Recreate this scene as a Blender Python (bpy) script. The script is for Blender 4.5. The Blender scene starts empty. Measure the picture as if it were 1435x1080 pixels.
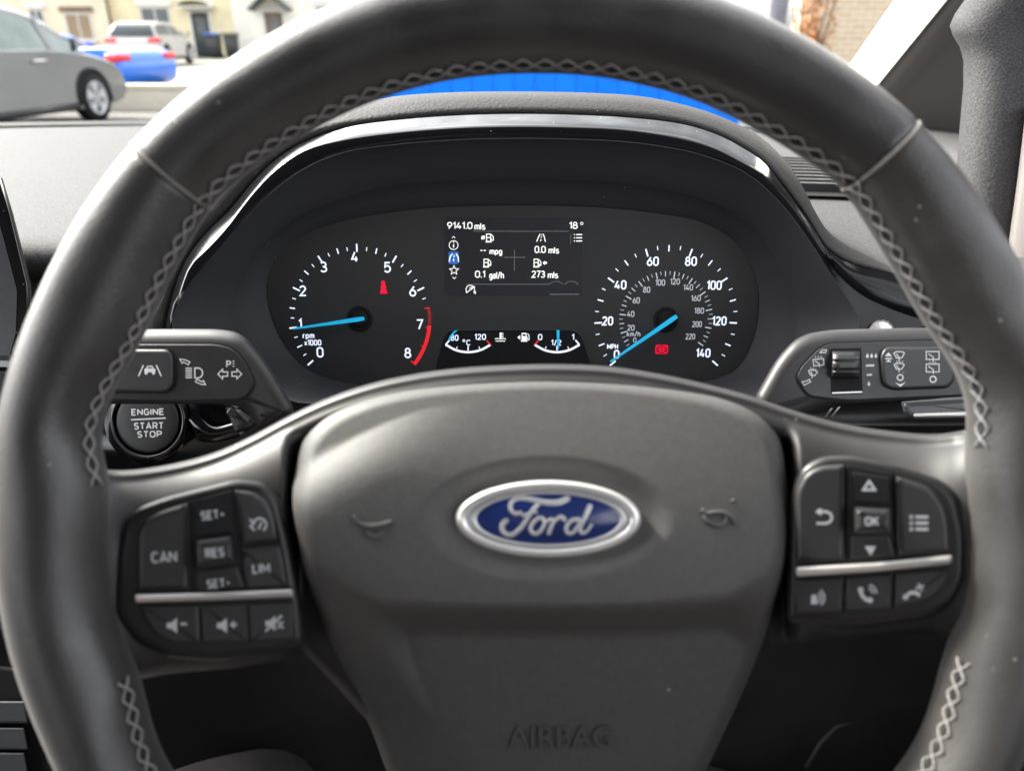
import bpy, bmesh, math, random
from mathutils import Vector, Matrix

random.seed(7)
SC = bpy.context.scene
COL = SC.collection
R = math.radians
PI = math.pi

# ------------------------------------------------------------------ camera
CAM_Z = 1.15
PITCH = 25.4                      # degrees below the horizon
F = 26.0 / 36.0 * 1435.0          # focal length in photograph pixels
cam_d = bpy.data.cameras.new('camera')
cam_d.lens = 26.0
cam_d.sensor_width = 36.0
cam_d.clip_start = 0.02
cam_d.clip_end = 800.0
cam_d.dof.use_dof = True
cam_d.dof.focus_distance = 0.475
cam_d.dof.aperture_fstop = 7.2
cam = bpy.data.objects.new('camera', cam_d)
COL.objects.link(cam)
cam.location = (0, 0, CAM_Z)
cam.rotation_euler = (R(90 - PITCH), 0, 0)
SC.camera = cam
RC = cam.rotation_euler.to_matrix()
CAM = Vector((0, 0, CAM_Z))

# ------------------------------------------------------------------ light
SUN_EL, SUN_AZ = 40.0, -58.0      # azimuth: degrees clockwise from straight ahead (+Y)
world = bpy.data.worlds.new('World')
SC.world = world
world.use_nodes = True
wn = world.node_tree
bg = wn.nodes['Background']
sky = wn.nodes.new('ShaderNodeTexSky')
sky.sky_type = 'NISHITA'
sky.sun_disc = False
sky.sun_elevation = R(SUN_EL)
sky.sun_rotation = R(SUN_AZ)
sky.dust_density = 4.0
sky.ozone_density = 1.0
sky.air_density = 1.0
hz = wn.nodes.new('ShaderNodeHueSaturation')      # thin bright cloud: a paler sky
hz.inputs['Saturation'].default_value = 0.13
wn.links.new(sky.outputs['Color'], hz.inputs['Color'])
tcw = wn.nodes.new('ShaderNodeTexCoord')           # broken cloud
clw = wn.nodes.new('ShaderNodeTexNoise')
clw.inputs['Scale'].default_value = 4.5
clw.inputs['Detail'].default_value = 6.0
wn.links.new(tcw.outputs['Generated'], clw.inputs['Vector'])
rmw = wn.nodes.new('ShaderNodeMapRange')
rmw.inputs['From Min'].default_value = 0.42
rmw.inputs['From Max'].default_value = 0.62
rmw.inputs['To Min'].default_value = 0.62
rmw.inputs['To Max'].default_value = 1.55
wn.links.new(clw.outputs['Fac'], rmw.inputs['Value'])
mxw = wn.nodes.new('ShaderNodeVectorMath')
mxw.operation = 'SCALE'
wn.links.new(hz.outputs['Color'], mxw.inputs[0])
wn.links.new(rmw.outputs['Result'], mxw.inputs['Scale'])
wn.links.new(mxw.outputs['Vector'], bg.inputs['Color'])
bg.inputs['Strength'].default_value = 0.15
sun_d = bpy.data.lights.new('sun', 'SUN')
sun_d.energy = 2.1
sun_d.angle = R(9.0)
sun_d.color = (1.0, 0.93, 0.81)
sun = bpy.data.objects.new('sun', sun_d)
COL.objects.link(sun)
sdir = Vector((math.sin(R(SUN_AZ)) * math.cos(R(SUN_EL)), math.cos(R(SUN_AZ)) * math.cos(R(SUN_EL)), math.sin(R(SUN_EL))))
sun.rotation_euler = sdir.to_track_quat('Z', 'Y').to_euler()
sun.location = (0, 0, 5)
vs = SC.view_settings
vs.view_transform = 'Standard'
vs.look = 'None'
vs.exposure = 2.35
vs.gamma = 1.0
vs.use_curve_mapping = False
SC.cycles.max_bounces = 8
SC.cycles.transparent_max_bounces = 12
SC.cycles.use_denoising = True
SC.cycles.caustics_reflective = False
SC.cycles.caustics_refractive = False


# ------------------------------------------------------------------ materials
def mat(name, base, rough=0.5, metal=0.0, spec=0.5, coat=0.0, bump=None, vary=None, emit=None, rvary=None, sheen=0.0, bdist=0.0003, dust=None):
    """base linear colour; bump=(scale, strength[, kind]); vary=(scale, amount); rvary=(scale, amount)"""
    m = bpy.data.materials.new(name)
    m.use_nodes = True
    nt = m.node_tree
    p = nt.nodes['Principled BSDF']
    p.inputs['Base Color'].default_value = (*base, 1)
    p.inputs['Roughness'].default_value = rough
    p.inputs['Metallic'].default_value = metal
    p.inputs['Specular IOR Level'].default_value = spec
    p.inputs['Coat Weight'].default_value = coat
    p.inputs['Coat Roughness'].default_value = 0.05
    p.inputs['Sheen Weight'].default_value = sheen
    if emit:
        p.inputs['Emission Color'].default_value = (*emit[0], 1)
        p.inputs['Emission Strength'].default_value = emit[1]
    tc = None
    if bump or vary or rvary:
        tc = nt.nodes.new('ShaderNodeTexCoord')
    if bump:
        kind = bump[2] if len(bump) > 2 else 'noise'
        if kind == 'voronoi':
            t = nt.nodes.new('ShaderNodeTexVoronoi')
            t.inputs['Scale'].default_value = bump[0]
            out = t.outputs['Distance']
        elif kind == 'wave':
            t = nt.nodes.new('ShaderNodeTexWave')
            t.inputs['Scale'].default_value = bump[0]
            t.inputs['Distortion'].default_value = 1.0
            out = t.outputs['Fac']
        else:
            t = nt.nodes.new('ShaderNodeTexNoise')
            t.inputs['Scale'].default_value = bump[0]
            t.inputs['Detail'].default_value = 3.0
            out = t.outputs['Fac']
        nt.links.new(tc.outputs['Object'], t.inputs['Vector'])
        b = nt.nodes.new('ShaderNodeBump')
        b.inputs['Strength'].default_value = bump[1]
        b.inputs['Distance'].default_value = bdist
        nt.links.new(out, b.inputs['Height'])
        nt.links.new(b.outputs['Normal'], p.inputs['Normal'])
    if vary:
        t = nt.nodes.new('ShaderNodeTexNoise')
        t.inputs['Scale'].default_value = vary[0]
        t.inputs['Detail'].default_value = 6.0
        nt.links.new(tc.outputs['Object'], t.inputs['Vector'])
        r = nt.nodes.new('ShaderNodeValToRGB')
        r.color_ramp.elements[0].position = 0.35
        r.color_ramp.elements[1].position = 0.68
        lo = tuple(c * (1 - vary[1]) for c in base)
        hi = tuple(min(1, c * (1 + vary[1])) for c in base)
        r.color_ramp.elements[0].color = (*lo, 1)
        r.color_ramp.elements[1].color = (*hi, 1)
        nt.links.new(t.outputs['Fac'], r.inputs['Fac'])
        nt.links.new(r.outputs['Color'], p.inputs['Base Color'])
    if dust:      # sparse pale specks of dust: (cells per metre, share of cells with a speck)
        tcd = nt.nodes.new('ShaderNodeTexCoord')
        vo = nt.nodes.new('ShaderNodeTexVoronoi')
        vo.inputs['Scale'].default_value = dust[0]
        nt.links.new(tcd.outputs['Object'], vo.inputs['Vector'])
        near = nt.nodes.new('ShaderNodeMath'); near.operation = 'LESS_THAN'; near.inputs[1].default_value = 0.085
        nt.links.new(vo.outputs['Distance'], near.inputs[0])
        sepc = nt.nodes.new('ShaderNodeSeparateColor')
        nt.links.new(vo.outputs['Color'], sepc.inputs['Color'])
        pick = nt.nodes.new('ShaderNodeMath'); pick.operation = 'LESS_THAN'; pick.inputs[1].default_value = dust[1]
        nt.links.new(sepc.outputs['Red'], pick.inputs[0])
        mul = nt.nodes.new('ShaderNodeMath'); mul.operation = 'MULTIPLY'
        nt.links.new(near.outputs[0], mul.inputs[0]); nt.links.new(pick.outputs[0], mul.inputs[1])
        mx = nt.nodes.new('ShaderNodeMix'); mx.data_type = 'RGBA'
        nt.links.new(mul.outputs[0], mx.inputs['Factor'])
        if p.inputs['Base Color'].is_linked:
            nt.links.new(p.inputs['Base Color'].links[0].from_socket, mx.inputs['A'])
        else:
            mx.inputs['A'].default_value = (*base, 1)
        mx.inputs['B'].default_value = (0.38, 0.36, 0.33, 1)
        nt.links.new(mx.outputs['Result'], p.inputs['Base Color'])
    if rvary:
        t = nt.nodes.new('ShaderNodeTexNoise')
        t.inputs['Scale'].default_value = rvary[0]
        t.inputs['Detail'].default_value = 5.0
        nt.links.new(tc.outputs['Object'], t.inputs['Vector'])
        mr = nt.nodes.new('ShaderNodeMapRange')
        mr.inputs['From Min'].default_value = 0.3
        mr.inputs['From Max'].default_value = 0.7
        mr.inputs['To Min'].default_value = max(0.02, rough - rvary[1])
        mr.inputs['To Max'].default_value = min(1, rough + rvary[1])
        nt.links.new(t.outputs['Fac'], mr.inputs['Value'])
        nt.links.new(mr.outputs['Result'], p.inputs['Roughness'])
    return m


def clear_glass(name, tint):
    m = bpy.data.materials.new(name)
    m.use_nodes = True
    nt = m.node_tree
    nt.nodes.remove(nt.nodes['Principled BSDF'])
    t = nt.nodes.new('ShaderNodeBsdfTransparent')
    t.inputs['Color'].default_value = (*tint, 1)
    nt.links.new(t.outputs['BSDF'], nt.nodes['Material Output'].inputs['Surface'])
    return m


M = {}
M['leather'] = mat('black_leather', (0.038, 0.0365, 0.037), 0.36, spec=0.6, bump=(800, 0.6), rvary=(60, 0.07), vary=(30, 0.16), sheen=0.15, dust=(210, 0.07))
M['leather_worn'] = mat('worn_black_leather', (0.050, 0.046, 0.044), 0.42, spec=0.6, bump=(700, 0.65), rvary=(40, 0.12), vary=(24, 0.42), sheen=0.14, dust=(190, 0.14))  # paler base: dust and wear, plus the right grip's warm sheen
M['thread'] = mat('grey_thread', (0.34, 0.325, 0.32), 0.8, bump=(1800, 0.5))
M['satin'] = mat('satin_black_plastic', (0.021, 0.0205, 0.021), 0.36, spec=0.5, bump=(1500, 0.08), rvary=(90, 0.05), dust=(260, 0.05))
M['spoke'] = mat('dark_spoke_plastic', (0.027, 0.026, 0.027), 0.47, spec=0.5, bump=(1500, 0.08), rvary=(40, 0.05), dust=(210, 0.05))
M['airbag'] = mat('grained_soft_plastic', (0.072, 0.0705, 0.069), 0.6, spec=0.42, bump=(900, 0.8), vary=(300, 0.07), bdist=0.0002, dust=(150, 0.05))
M['matte'] = mat('matte_black_plastic', (0.030, 0.030, 0.031), 0.6, spec=0.4, bump=(1600, 0.2))
M['deep'] = mat('deep_black_plastic', (0.014, 0.014, 0.015), 0.7, spec=0.2, bump=(900, 0.2))
M['hood'] = mat('grained_hood_vinyl', (0.030, 0.029, 0.029), 0.6, spec=0.28, bump=(420, 1.0), bdist=0.0005, dust=(200, 0.10))
M['dash'] = mat('grained_dash_plastic', (0.070, 0.070, 0.072), 0.72, spec=0.11, bump=(700, 0.6), vary=(600, 0.30), bdist=0.0004)
M['gloss'] = mat('piano_black', (0.006, 0.006, 0.007), 0.09, spec=1.0, bump=(22, 0.45), bdist=0.0010, dust=(230, 0.10))
M['chrome'] = mat('satin_chrome', (0.82, 0.81, 0.79), 0.30, metal=0.55, bump=(60, 0.05))
M['silver'] = mat('silver_plating', (0.66, 0.66, 0.67), 0.35, metal=0.35, bump=(90, 0.05))
M['barmetal'] = mat('brushed_bar_metal', (0.74, 0.72, 0.70), 0.32, metal=0.7, bump=(300, 0.1))
M['emblem_blue'] = mat('emblem_blue', (0.016, 0.034, 0.15), 0.22, spec=0.5, coat=0.3, vary=(80, 0.1))
M['button'] = mat('soft_touch_button', (0.024, 0.024, 0.025), 0.42, spec=0.55, bump=(1800, 0.15), dust=(260, 0.04))
M['icon'] = mat('printed_icon_white', (0.50, 0.51, 0.53), 0.6, vary=(300, 0.08))
M['icon_bright'] = mat('printed_stalk_symbol', (0.80, 0.80, 0.80), 0.6, vary=(300, 0.06))
M['icon_dim'] = mat('printed_icon_grey', (0.34, 0.35, 0.36), 0.6, vary=(300, 0.08))
M['dial'] = mat('dial_black_print', (0.043, 0.043, 0.044), 0.6, spec=0.4, bump=(2200, 0.06))  # base lifted to stand in for haze of the cluster lens
M['cone'] = mat('cluster_surround_matte', (0.052, 0.052, 0.058), 0.6, spec=0.3, bump=(2200, 0.1), dust=(160, 0.03))  # paler than the bare plastic: lens haze put into the colour
M['mark'] = mat('backlit_marking_white', (0.70, 0.72, 0.78), 0.6, emit=((0.72, 0.80, 1.0), 0.22), vary=(500, 0.05))
M['mark_dim'] = mat('backlit_marking_small', (0.50, 0.50, 0.53), 0.6, emit=((0.75, 0.80, 0.9), 0.10), vary=(500, 0.05))
M['mark_red'] = mat('red_marking', (0.55, 0.02, 0.03), 0.6, emit=((0.9, 0.02, 0.03), 0.14), vary=(500, 0.05))
M['lamp_red'] = mat('red_warning_lamp', (0.35, 0.01, 0.03), 0.6, emit=((1.0, 0.004, 0.05), 0.15), vary=(500, 0.05))
M['needle'] = mat('cyan_needle', (0.02, 0.48, 0.80), 0.4, emit=((0.02, 0.55, 0.95), 0.09), vary=(500, 0.03))
M['screen'] = mat('lcd_panel', (0.030, 0.030, 0.035), 0.3, spec=0.4, emit=((0.5, 0.5, 0.65), 0.002), vary=(200, 0.05))
M['screen_text'] = mat('lcd_text', (0.5, 0.5, 0.5), 0.5, emit=((0.93, 0.97, 0.92), 0.22), vary=(500, 0.03))
M['screen_line'] = mat('lcd_line', (0.1, 0.1, 0.1), 0.5, emit=((0.6, 0.62, 0.66), 0.05), vary=(500, 0.03))
M['screen_blue'] = mat('lcd_blue', (0.02, 0.08, 0.3), 0.5, emit=((0.03, 0.17, 0.62), 0.12), vary=(500, 0.03))
M['pillar'] = mat('woven_pillar_trim', (0.046, 0.045, 0.047), 0.8, spec=0.3, bump=(450, 0.5, 'voronoi'), vary=(700, 0.4), bdist=0.0004)
M['brownpanel'] = mat('dark_brown_panel', (0.125, 0.112, 0.107), 0.6, spec=0.4, bump=(800, 0.2), vary=(6, 0.1))
M['whitetrim'] = mat('cream_pillar_trim', (0.82, 0.80, 0.72), 0.45, spec=0.5, bump=(300, 0.05))
M['bonnet'] = mat('bright_blue_paint', (0.001, 0.19, 0.92), 0.6, spec=0.2, vary=(6, 0.06))
M['pad'] = mat('satin_black_pad', (0.012, 0.012, 0.0125), 0.38, spec=0.5, bump=(1500, 0.08))
M['bead'] = mat('seam_bead_leather', (0.20, 0.185, 0.17), 0.5, bump=(900, .2))
M['gloss_face'] = mat('piano_black_face', (0.008, 0.008, 0.009), 0.16, spec=0.28, bump=(22, 0.3), bdist=0.0008, dust=(230, 0.10))
M['trouser'] = mat('mauve_grey_fabric', (0.115, 0.098, 0.098), 0.9, bump=(900, 0.7, 'wave'), vary=(60, 0.15), sheen=0.2)
M['glass'] = clear_glass('clear_windscreen_glass', (0.965, 0.975, 0.965))
M['lens'] = clear_glass('clear_cluster_lens', (0.97, 0.97, 0.97))


# ------------------------------------------------------------------ helpers
def cp(px, py, D):
    """photograph pixel at axis distance D -> camera-frame vector (the steering column's own frame)"""
    return Vector(((px - 717.5) / F * D, (540.0 - py) / F * D, -D))


def to_world(v):
    return CAM + RC @ v


def crv(pts, n, closed=False):
    """Catmull-Rom through the points, resampled to n points by length (any dimension)."""
    P = [Vector(p) for p in pts]
    m = len(P)
    fine = []
    segs = m if closed else m - 1
    for i in range(segs):
        if closed:
            p0, p1, p2, p3 = P[(i - 1) % m], P[i], P[(i + 1) % m], P[(i + 2) % m]
        else:
            p0 = P[i - 1] if i else P[0] * 2 - P[1]
            p1, p2 = P[i], P[i + 1]
            p3 = P[i + 2] if i + 2 < m else P[-1] * 2 - P[-2]
        a, b, c = (p1 - p0).length ** 0.5 + 1e-9, (p2 - p1).length ** 0.5 + 1e-9, (p3 - p2).length ** 0.5 + 1e-9
        m1 = ((p1 - p0) / a - (p2 - p0) / (a + b) + (p2 - p1) / b) * b
        m2 = ((p2 - p1) / b - (p3 - p1) / (b + c) + (p3 - p2) / c) * b
        for k in range(16):
            t = k / 16.0
            h = (2 * t**3 - 3 * t**2 + 1, t**3 - 2 * t**2 + t, -2 * t**3 + 3 * t**2, t**3 - t**2)
            fine.append(p1 * h[0] + m1 * h[1] + p2 * h[2] + m2 * h[3])
    fine.append(P[0].copy() if closed else P[-1].copy())
    acc = [0.0]
    for i in range(1, len(fine)):
        acc.append(acc[-1] + (fine[i] - fine[i - 1]).length)
    L = acc[-1]
    out, j = [], 0
    cnt = n if closed else n - 1
    for k in range(n):
        s = L * k / cnt
        while j < len(acc) - 2 and acc[j + 1] < s:
            j += 1
        d = acc[j + 1] - acc[j]
        t = (s - acc[j]) / d if d > 1e-12 else 0
        out.append(fine[j].lerp(fine[j + 1], min(1, max(0, t))))
    return out


def rounded(poly, rad, n=6):
    """polygon with rounded corners; rad a number or one per corner"""
    out = []
    m = len(poly)
    for i in range(m):
        r = rad[i] if isinstance(rad, (list, tuple)) else rad
        p, a, b = Vector(poly[i]), Vector(poly[i - 1]), Vector(poly[(i + 1) % m])
        da, db = (a - p), (b - p)
        la, lb = da.length, db.length
        r_ = min(r, la * 0.49, lb * 0.49)
        if r_ < 0.05:
            out.append(p)
            continue
        s, e = p + da / la * r_, p + db / lb * r_
        for k in range(n + 1):
            t = k / n
            out.append(s * (1 - t) ** 2 + p * 2 * t * (1 - t) + e * t * t)
    return out


def area2(pts):
    return sum(pts[i - 1][0] * pts[i][1] - pts[i][0] * pts[i - 1][1] for i in range(len(pts))) / 2


def inset(pts, d):
    """move a closed 2D outline inwards by d"""
    if abs(d) < 1e-9:
        return [Vector(p) for p in pts]
    sg = 1 if area2(pts) > 0 else -1
    out = []
    m = len(pts)
    for i in range(m):
        a, p, b = Vector(pts[i - 1]), Vector(pts[i]), Vector(pts[(i + 1) % m])
        t1, t2 = (p - a), (b - p)
        if t1.length < 1e-9: t1 = t2
        if t2.length < 1e-9: t2 = t1
        t1.normalize(); t2.normalize()
        n1, n2 = Vector((-t1.y, t1.x)) * sg, Vector((-t2.y, t2.x)) * sg
        nn = n1 + n2
        if nn.length < 1e-6: nn = n1
        nn.normalize()
        c = max(0.5, nn.dot(n1))
        out.append(p + nn * (d / c))
    return out


class MB:
    """collects faces and builds ONE mesh object"""
    def __init__(self):
        self.v, self.f, self.mi, self.sm, self.mats = [], [], [], [], []
        self.cur = 0

    def use(self, key):
        m = M[key] if isinstance(key, str) else key
        if m not in self.mats:
            self.mats.append(m)
        self.cur = self.mats.index(m)
        return self

    def face(self, idx, smooth=True):
        self.f.append(idx); self.mi.append(self.cur); self.sm.append(smooth)

    def add(self, pts):
        b = len(self.v)
        self.v.extend(Vector(p) for p in pts)
        return b

    def loft(self, rows, close_u=False, close_v=False, smooth=True, cap0=False, cap1=False):
        n = len(rows[0])
        bases = [self.add(r) for r in rows]
        R_ = len(rows)
        for i in range(R_ if close_v else R_ - 1):
            a, b = bases[i], bases[(i + 1) % R_]
            for j in range(n if close_u else n - 1):
                k = (j + 1) % n
                self.face((a + j, a + k, b + k, b + j), smooth)
        if cap0: self.face(tuple(range(bases[0], bases[0] + n)), False)
        if cap1: self.face(tuple(range(bases[-1], bases[-1] + n)), False)

    def tube(self, path, r, n=8, closed=False, caps=True):
        P = [Vector(p) for p in path]
        m = len(P)
        rows = []
        up = None
        for i in range(m):
            if closed:
                t = P[(i + 1) % m] - P[i - 1]
            else:
                t = P[min(i + 1, m - 1)] - P[max(i - 1, 0)]
            t.normalize()
            if up is None:
                up = Vector((0, 0, 1)) if abs(t.z) < 0.9 else Vector((1, 0, 0))
            a = t.cross(up)
            if a.length < 1e-6: a = t.orthogonal()
            a.normalize()
            b = a.cross(t).normalized()
            up = b
            rr = r[i] if isinstance(r, (list, tuple)) else r
            rows.append([P[i] + (a * math.cos(2 * PI * k / n) + b * math.sin(2 * PI * k / n)) * rr for k in range(n)])
        self.loft(rows, close_u=True, close_v=closed, cap0=caps and not closed, cap1=caps and not closed)

    def box(self, c, s, rot=None, bev=0.0):
        c = Vector(c)
        hx, hy, hz = s[0] / 2, s[1] / 2, s[2] / 2
        if bev <= 0:
            pts = [Vector((x * hx, y * hy, z * hz)) for x in (-1, 1) for y in (-1, 1) for z in (-1, 1)]
            if rot: pts = [rot @ p for p in pts]
            b = self.add([c + p for p in pts])
            for q in ((0, 1, 3, 2), (4, 6, 7, 5), (0, 4, 5, 1), (2, 3, 7, 6), (0, 2, 6, 4), (1, 5, 7, 3)):
                self.face(tuple(b + i for i in q), False)
            return
        rows = []
        for z, ins in ((-hz, bev), (-hz + bev * .3, bev * .3), (-hz + bev, 0), (hz - bev, 0), (hz - bev * .3, bev * .3), (hz, bev)):
            o = rounded([(-hx + ins, -hy + ins), (hx - ins, -hy + ins), (hx - ins, hy - ins), (-hx + ins, hy - ins)], bev, 3)
            rows.append([Vector((p[0], p[1], z)) for p in o])
        rows = [[c + (rot @ p if rot else p) for p in r] for r in rows]
        self.loft(rows, close_u=True, cap0=True, cap1=True)

    def plate(self, outline, D, th, bev, steps=3, fill=True, flare=0.0):
        """solid plate: px outline, front at axis distance D (number or function), thickness th (m), rounded front edge bev (m)"""
        Df = D if callable(D) else (lambda x, y: D)
        d0 = Df(*outline[0][:2])
        rows = [[cp(p[0], p[1], Df(p[0], p[1]) + th) for p in inset(outline, -flare)]]
        for k in range(steps + 1):
            a = PI / 2 * k / steps
            ring = inset(outline, bev * F / d0 * (1 - math.cos(a)))
            rows.append([cp(p[0], p[1], Df(p[0], p[1]) + bev * (1 - math.sin(a))) for p in ring])
        self.loft(rows, close_u=True)
        if fill:
            n = len(outline)
            self.face(tuple(range(len(self.v) - n, len(self.v))), False)

    # ---- flat printed marks; mp maps a (x, y-down) pair to 3D
    def poly(self, pts, mp):
        b = self.add([mp(p[0], p[1]) for p in pts])
        self.face(tuple(range(b, b + len(pts))), False)

    def stroke(self, pts, w, mp, closed=False):
        P = [Vector(p[:2]) for p in pts]
        m = len(P)
        L, Rr = [], []
        for i in range(m):
            if closed:
                a, b = P[i - 1], P[(i + 1) % m]
            else:
                a, b = P[max(i - 1, 0)], P[min(i + 1, m - 1)]
            t1 = (P[i] - a); t2 = (b - P[i])
            if t1.length < 1e-9: t1 = t2
            if t2.length < 1e-9: t2 = t1
            t1 = t1.normalized(); t2 = t2.normalized()
            n1, n2 = Vector((-t1.y, t1.x)), Vector((-t2.y, t2.x))
            nn = n1 + n2
            nn = nn.normalized() if nn.length > 1e-6 else n1
            ww = (w[i] if isinstance(w, (list, tuple)) else w) / 2 / max(0.45, nn.dot(n1))
            L.append(P[i] + nn * ww); Rr.append(P[i] - nn * ww)
        self.loft([[mp(p.x, p.y) for p in L], [mp(p.x, p.y) for p in Rr]], close_u=closed, smooth=False)

    def disc(self, cx, cy, rx, mp, ry=None, n=32):
        ry = ry or rx
        self.poly([(cx + rx * math.cos(2 * PI * k / n), cy + ry * math.sin(2 * PI * k / n)) for k in range(n)], mp)

    def ring(self, cx, cy, r, w, mp, n=40, a0=None, a1=None, ry=None):
        ry = ry or r
        if a0 is None:
            self.stroke([(cx + r * math.cos(2 * PI * k / n), cy + ry * math.sin(2 * PI * k / n)) for k in range(n)], w, mp, closed=True)
        else:
            self.stroke([(cx + r * math.cos(R(a0 + (a1 - a0) * k / n)), cy - ry * math.sin(R(a0 + (a1 - a0) * k / n))) for k in range(n + 1)], w, mp)

    def text(self, s, x, y, cap, mp, rot=0.0, bold=0.0, width=None, align='center', shear=0.0):
        """text with capital height cap (px), centred on x, y"""
        tv, tf, (x0, x1, y0, y1) = glyphs(s, bold)
        H = CAPH
        k = cap / H
        kx = k if width is None else width / max(1e-6, (x1 - x0))
        cx = (x0 + x1) / 2 if align == 'center' else (x0 if align == 'left' else x1)
        cr, sr = math.cos(R(rot)), math.sin(R(rot))
        pts = []
        for vx, vy in tv:
            gx, gy = (vx - cx + shear * vy) * kx, (vy - H / 2) * k
            pts.append(mp(x + gx * cr - gy * sr, y - (gx * sr + gy * cr)))
        b = self.add(pts)
        for q in tf:
            self.face(tuple(b + i for i in q), False)

    def stext(self, s, x, y, cap, mp, w, width=None, rot=0.0, gap=None):
        """lettering drawn with strokes of width w (px): the plain rounded face printed on dials and keys"""
        gap = (w / cap * .9 + .12) if gap is None else gap
        total, items = 0.0, []
        for ch in s:
            g, gw_ = SFONT[ch]
            items.append((g, total)); total += gw_ + gap
        total -= gap
        kx = cap if width is None else max(1e-3, (width - w)) / max(total, .05)
        k = cap - w
        cr, sr = math.cos(R(rot)), math.sin(R(rot))
        n = 0
        for g, x0 in items:
            for st_ in g:
                closed = st_[0] == st_[-1] and len(st_) > 3
                P = []
                for gx, gy in (st_[:-1] if closed else st_):
                    ax, ay = (x0 + gx - total / 2) * kx, (gy - .5) * k
                    P.append((x + ax * cr - ay * sr, y - (ax * sr + ay * cr)))
                n += 1
                lift = 1 - 8e-6 * n / .3
                self.stroke(P, w, (lambda q: (lambda a, c: mp(a, c) * q))(lift), closed=closed)

    def build(self, name, parent=None, mats=None, weld=False, normals=True):
        me = bpy.data.meshes.new(name)
        org = parent['_org'] if parent is not None and '_org' in parent else None
        off = Vector(org) if org is not None else Vector((0, 0, 0))
        me.from_pydata([tuple(p - off) for p in self.v], [], self.f)
        for m in self.mats:
            me.materials.append(m)
        me.polygons.foreach_set('material_index', self.mi)
        me.polygons.foreach_set('use_smooth', self.sm)
        me.update()
        if normals:
            bm = bmesh.new(); bm.from_mesh(me)
            if weld: bmesh.ops.remove_doubles(bm, verts=bm.verts, dist=1e-6)
            bmesh.ops.recalc_face_normals(bm, faces=bm.faces)
            bm.to_mesh(me); bm.free()
        o = bpy.data.objects.new(name, me)
        COL.objects.link(o)
        if parent is not None:
            o.parent = parent
            if org is not None: o['_org'] = list(org)
        return o


def _arc(cx, cy, rx, ry, a0, a1, n=12):
    return [(cx + rx * math.cos(R(a0 + (a1 - a0) * i / n)), cy + ry * math.sin(R(a0 + (a1 - a0) * i / n))) for i in range(n + 1)]


def _loop(p): return p + [p[0]]


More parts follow.
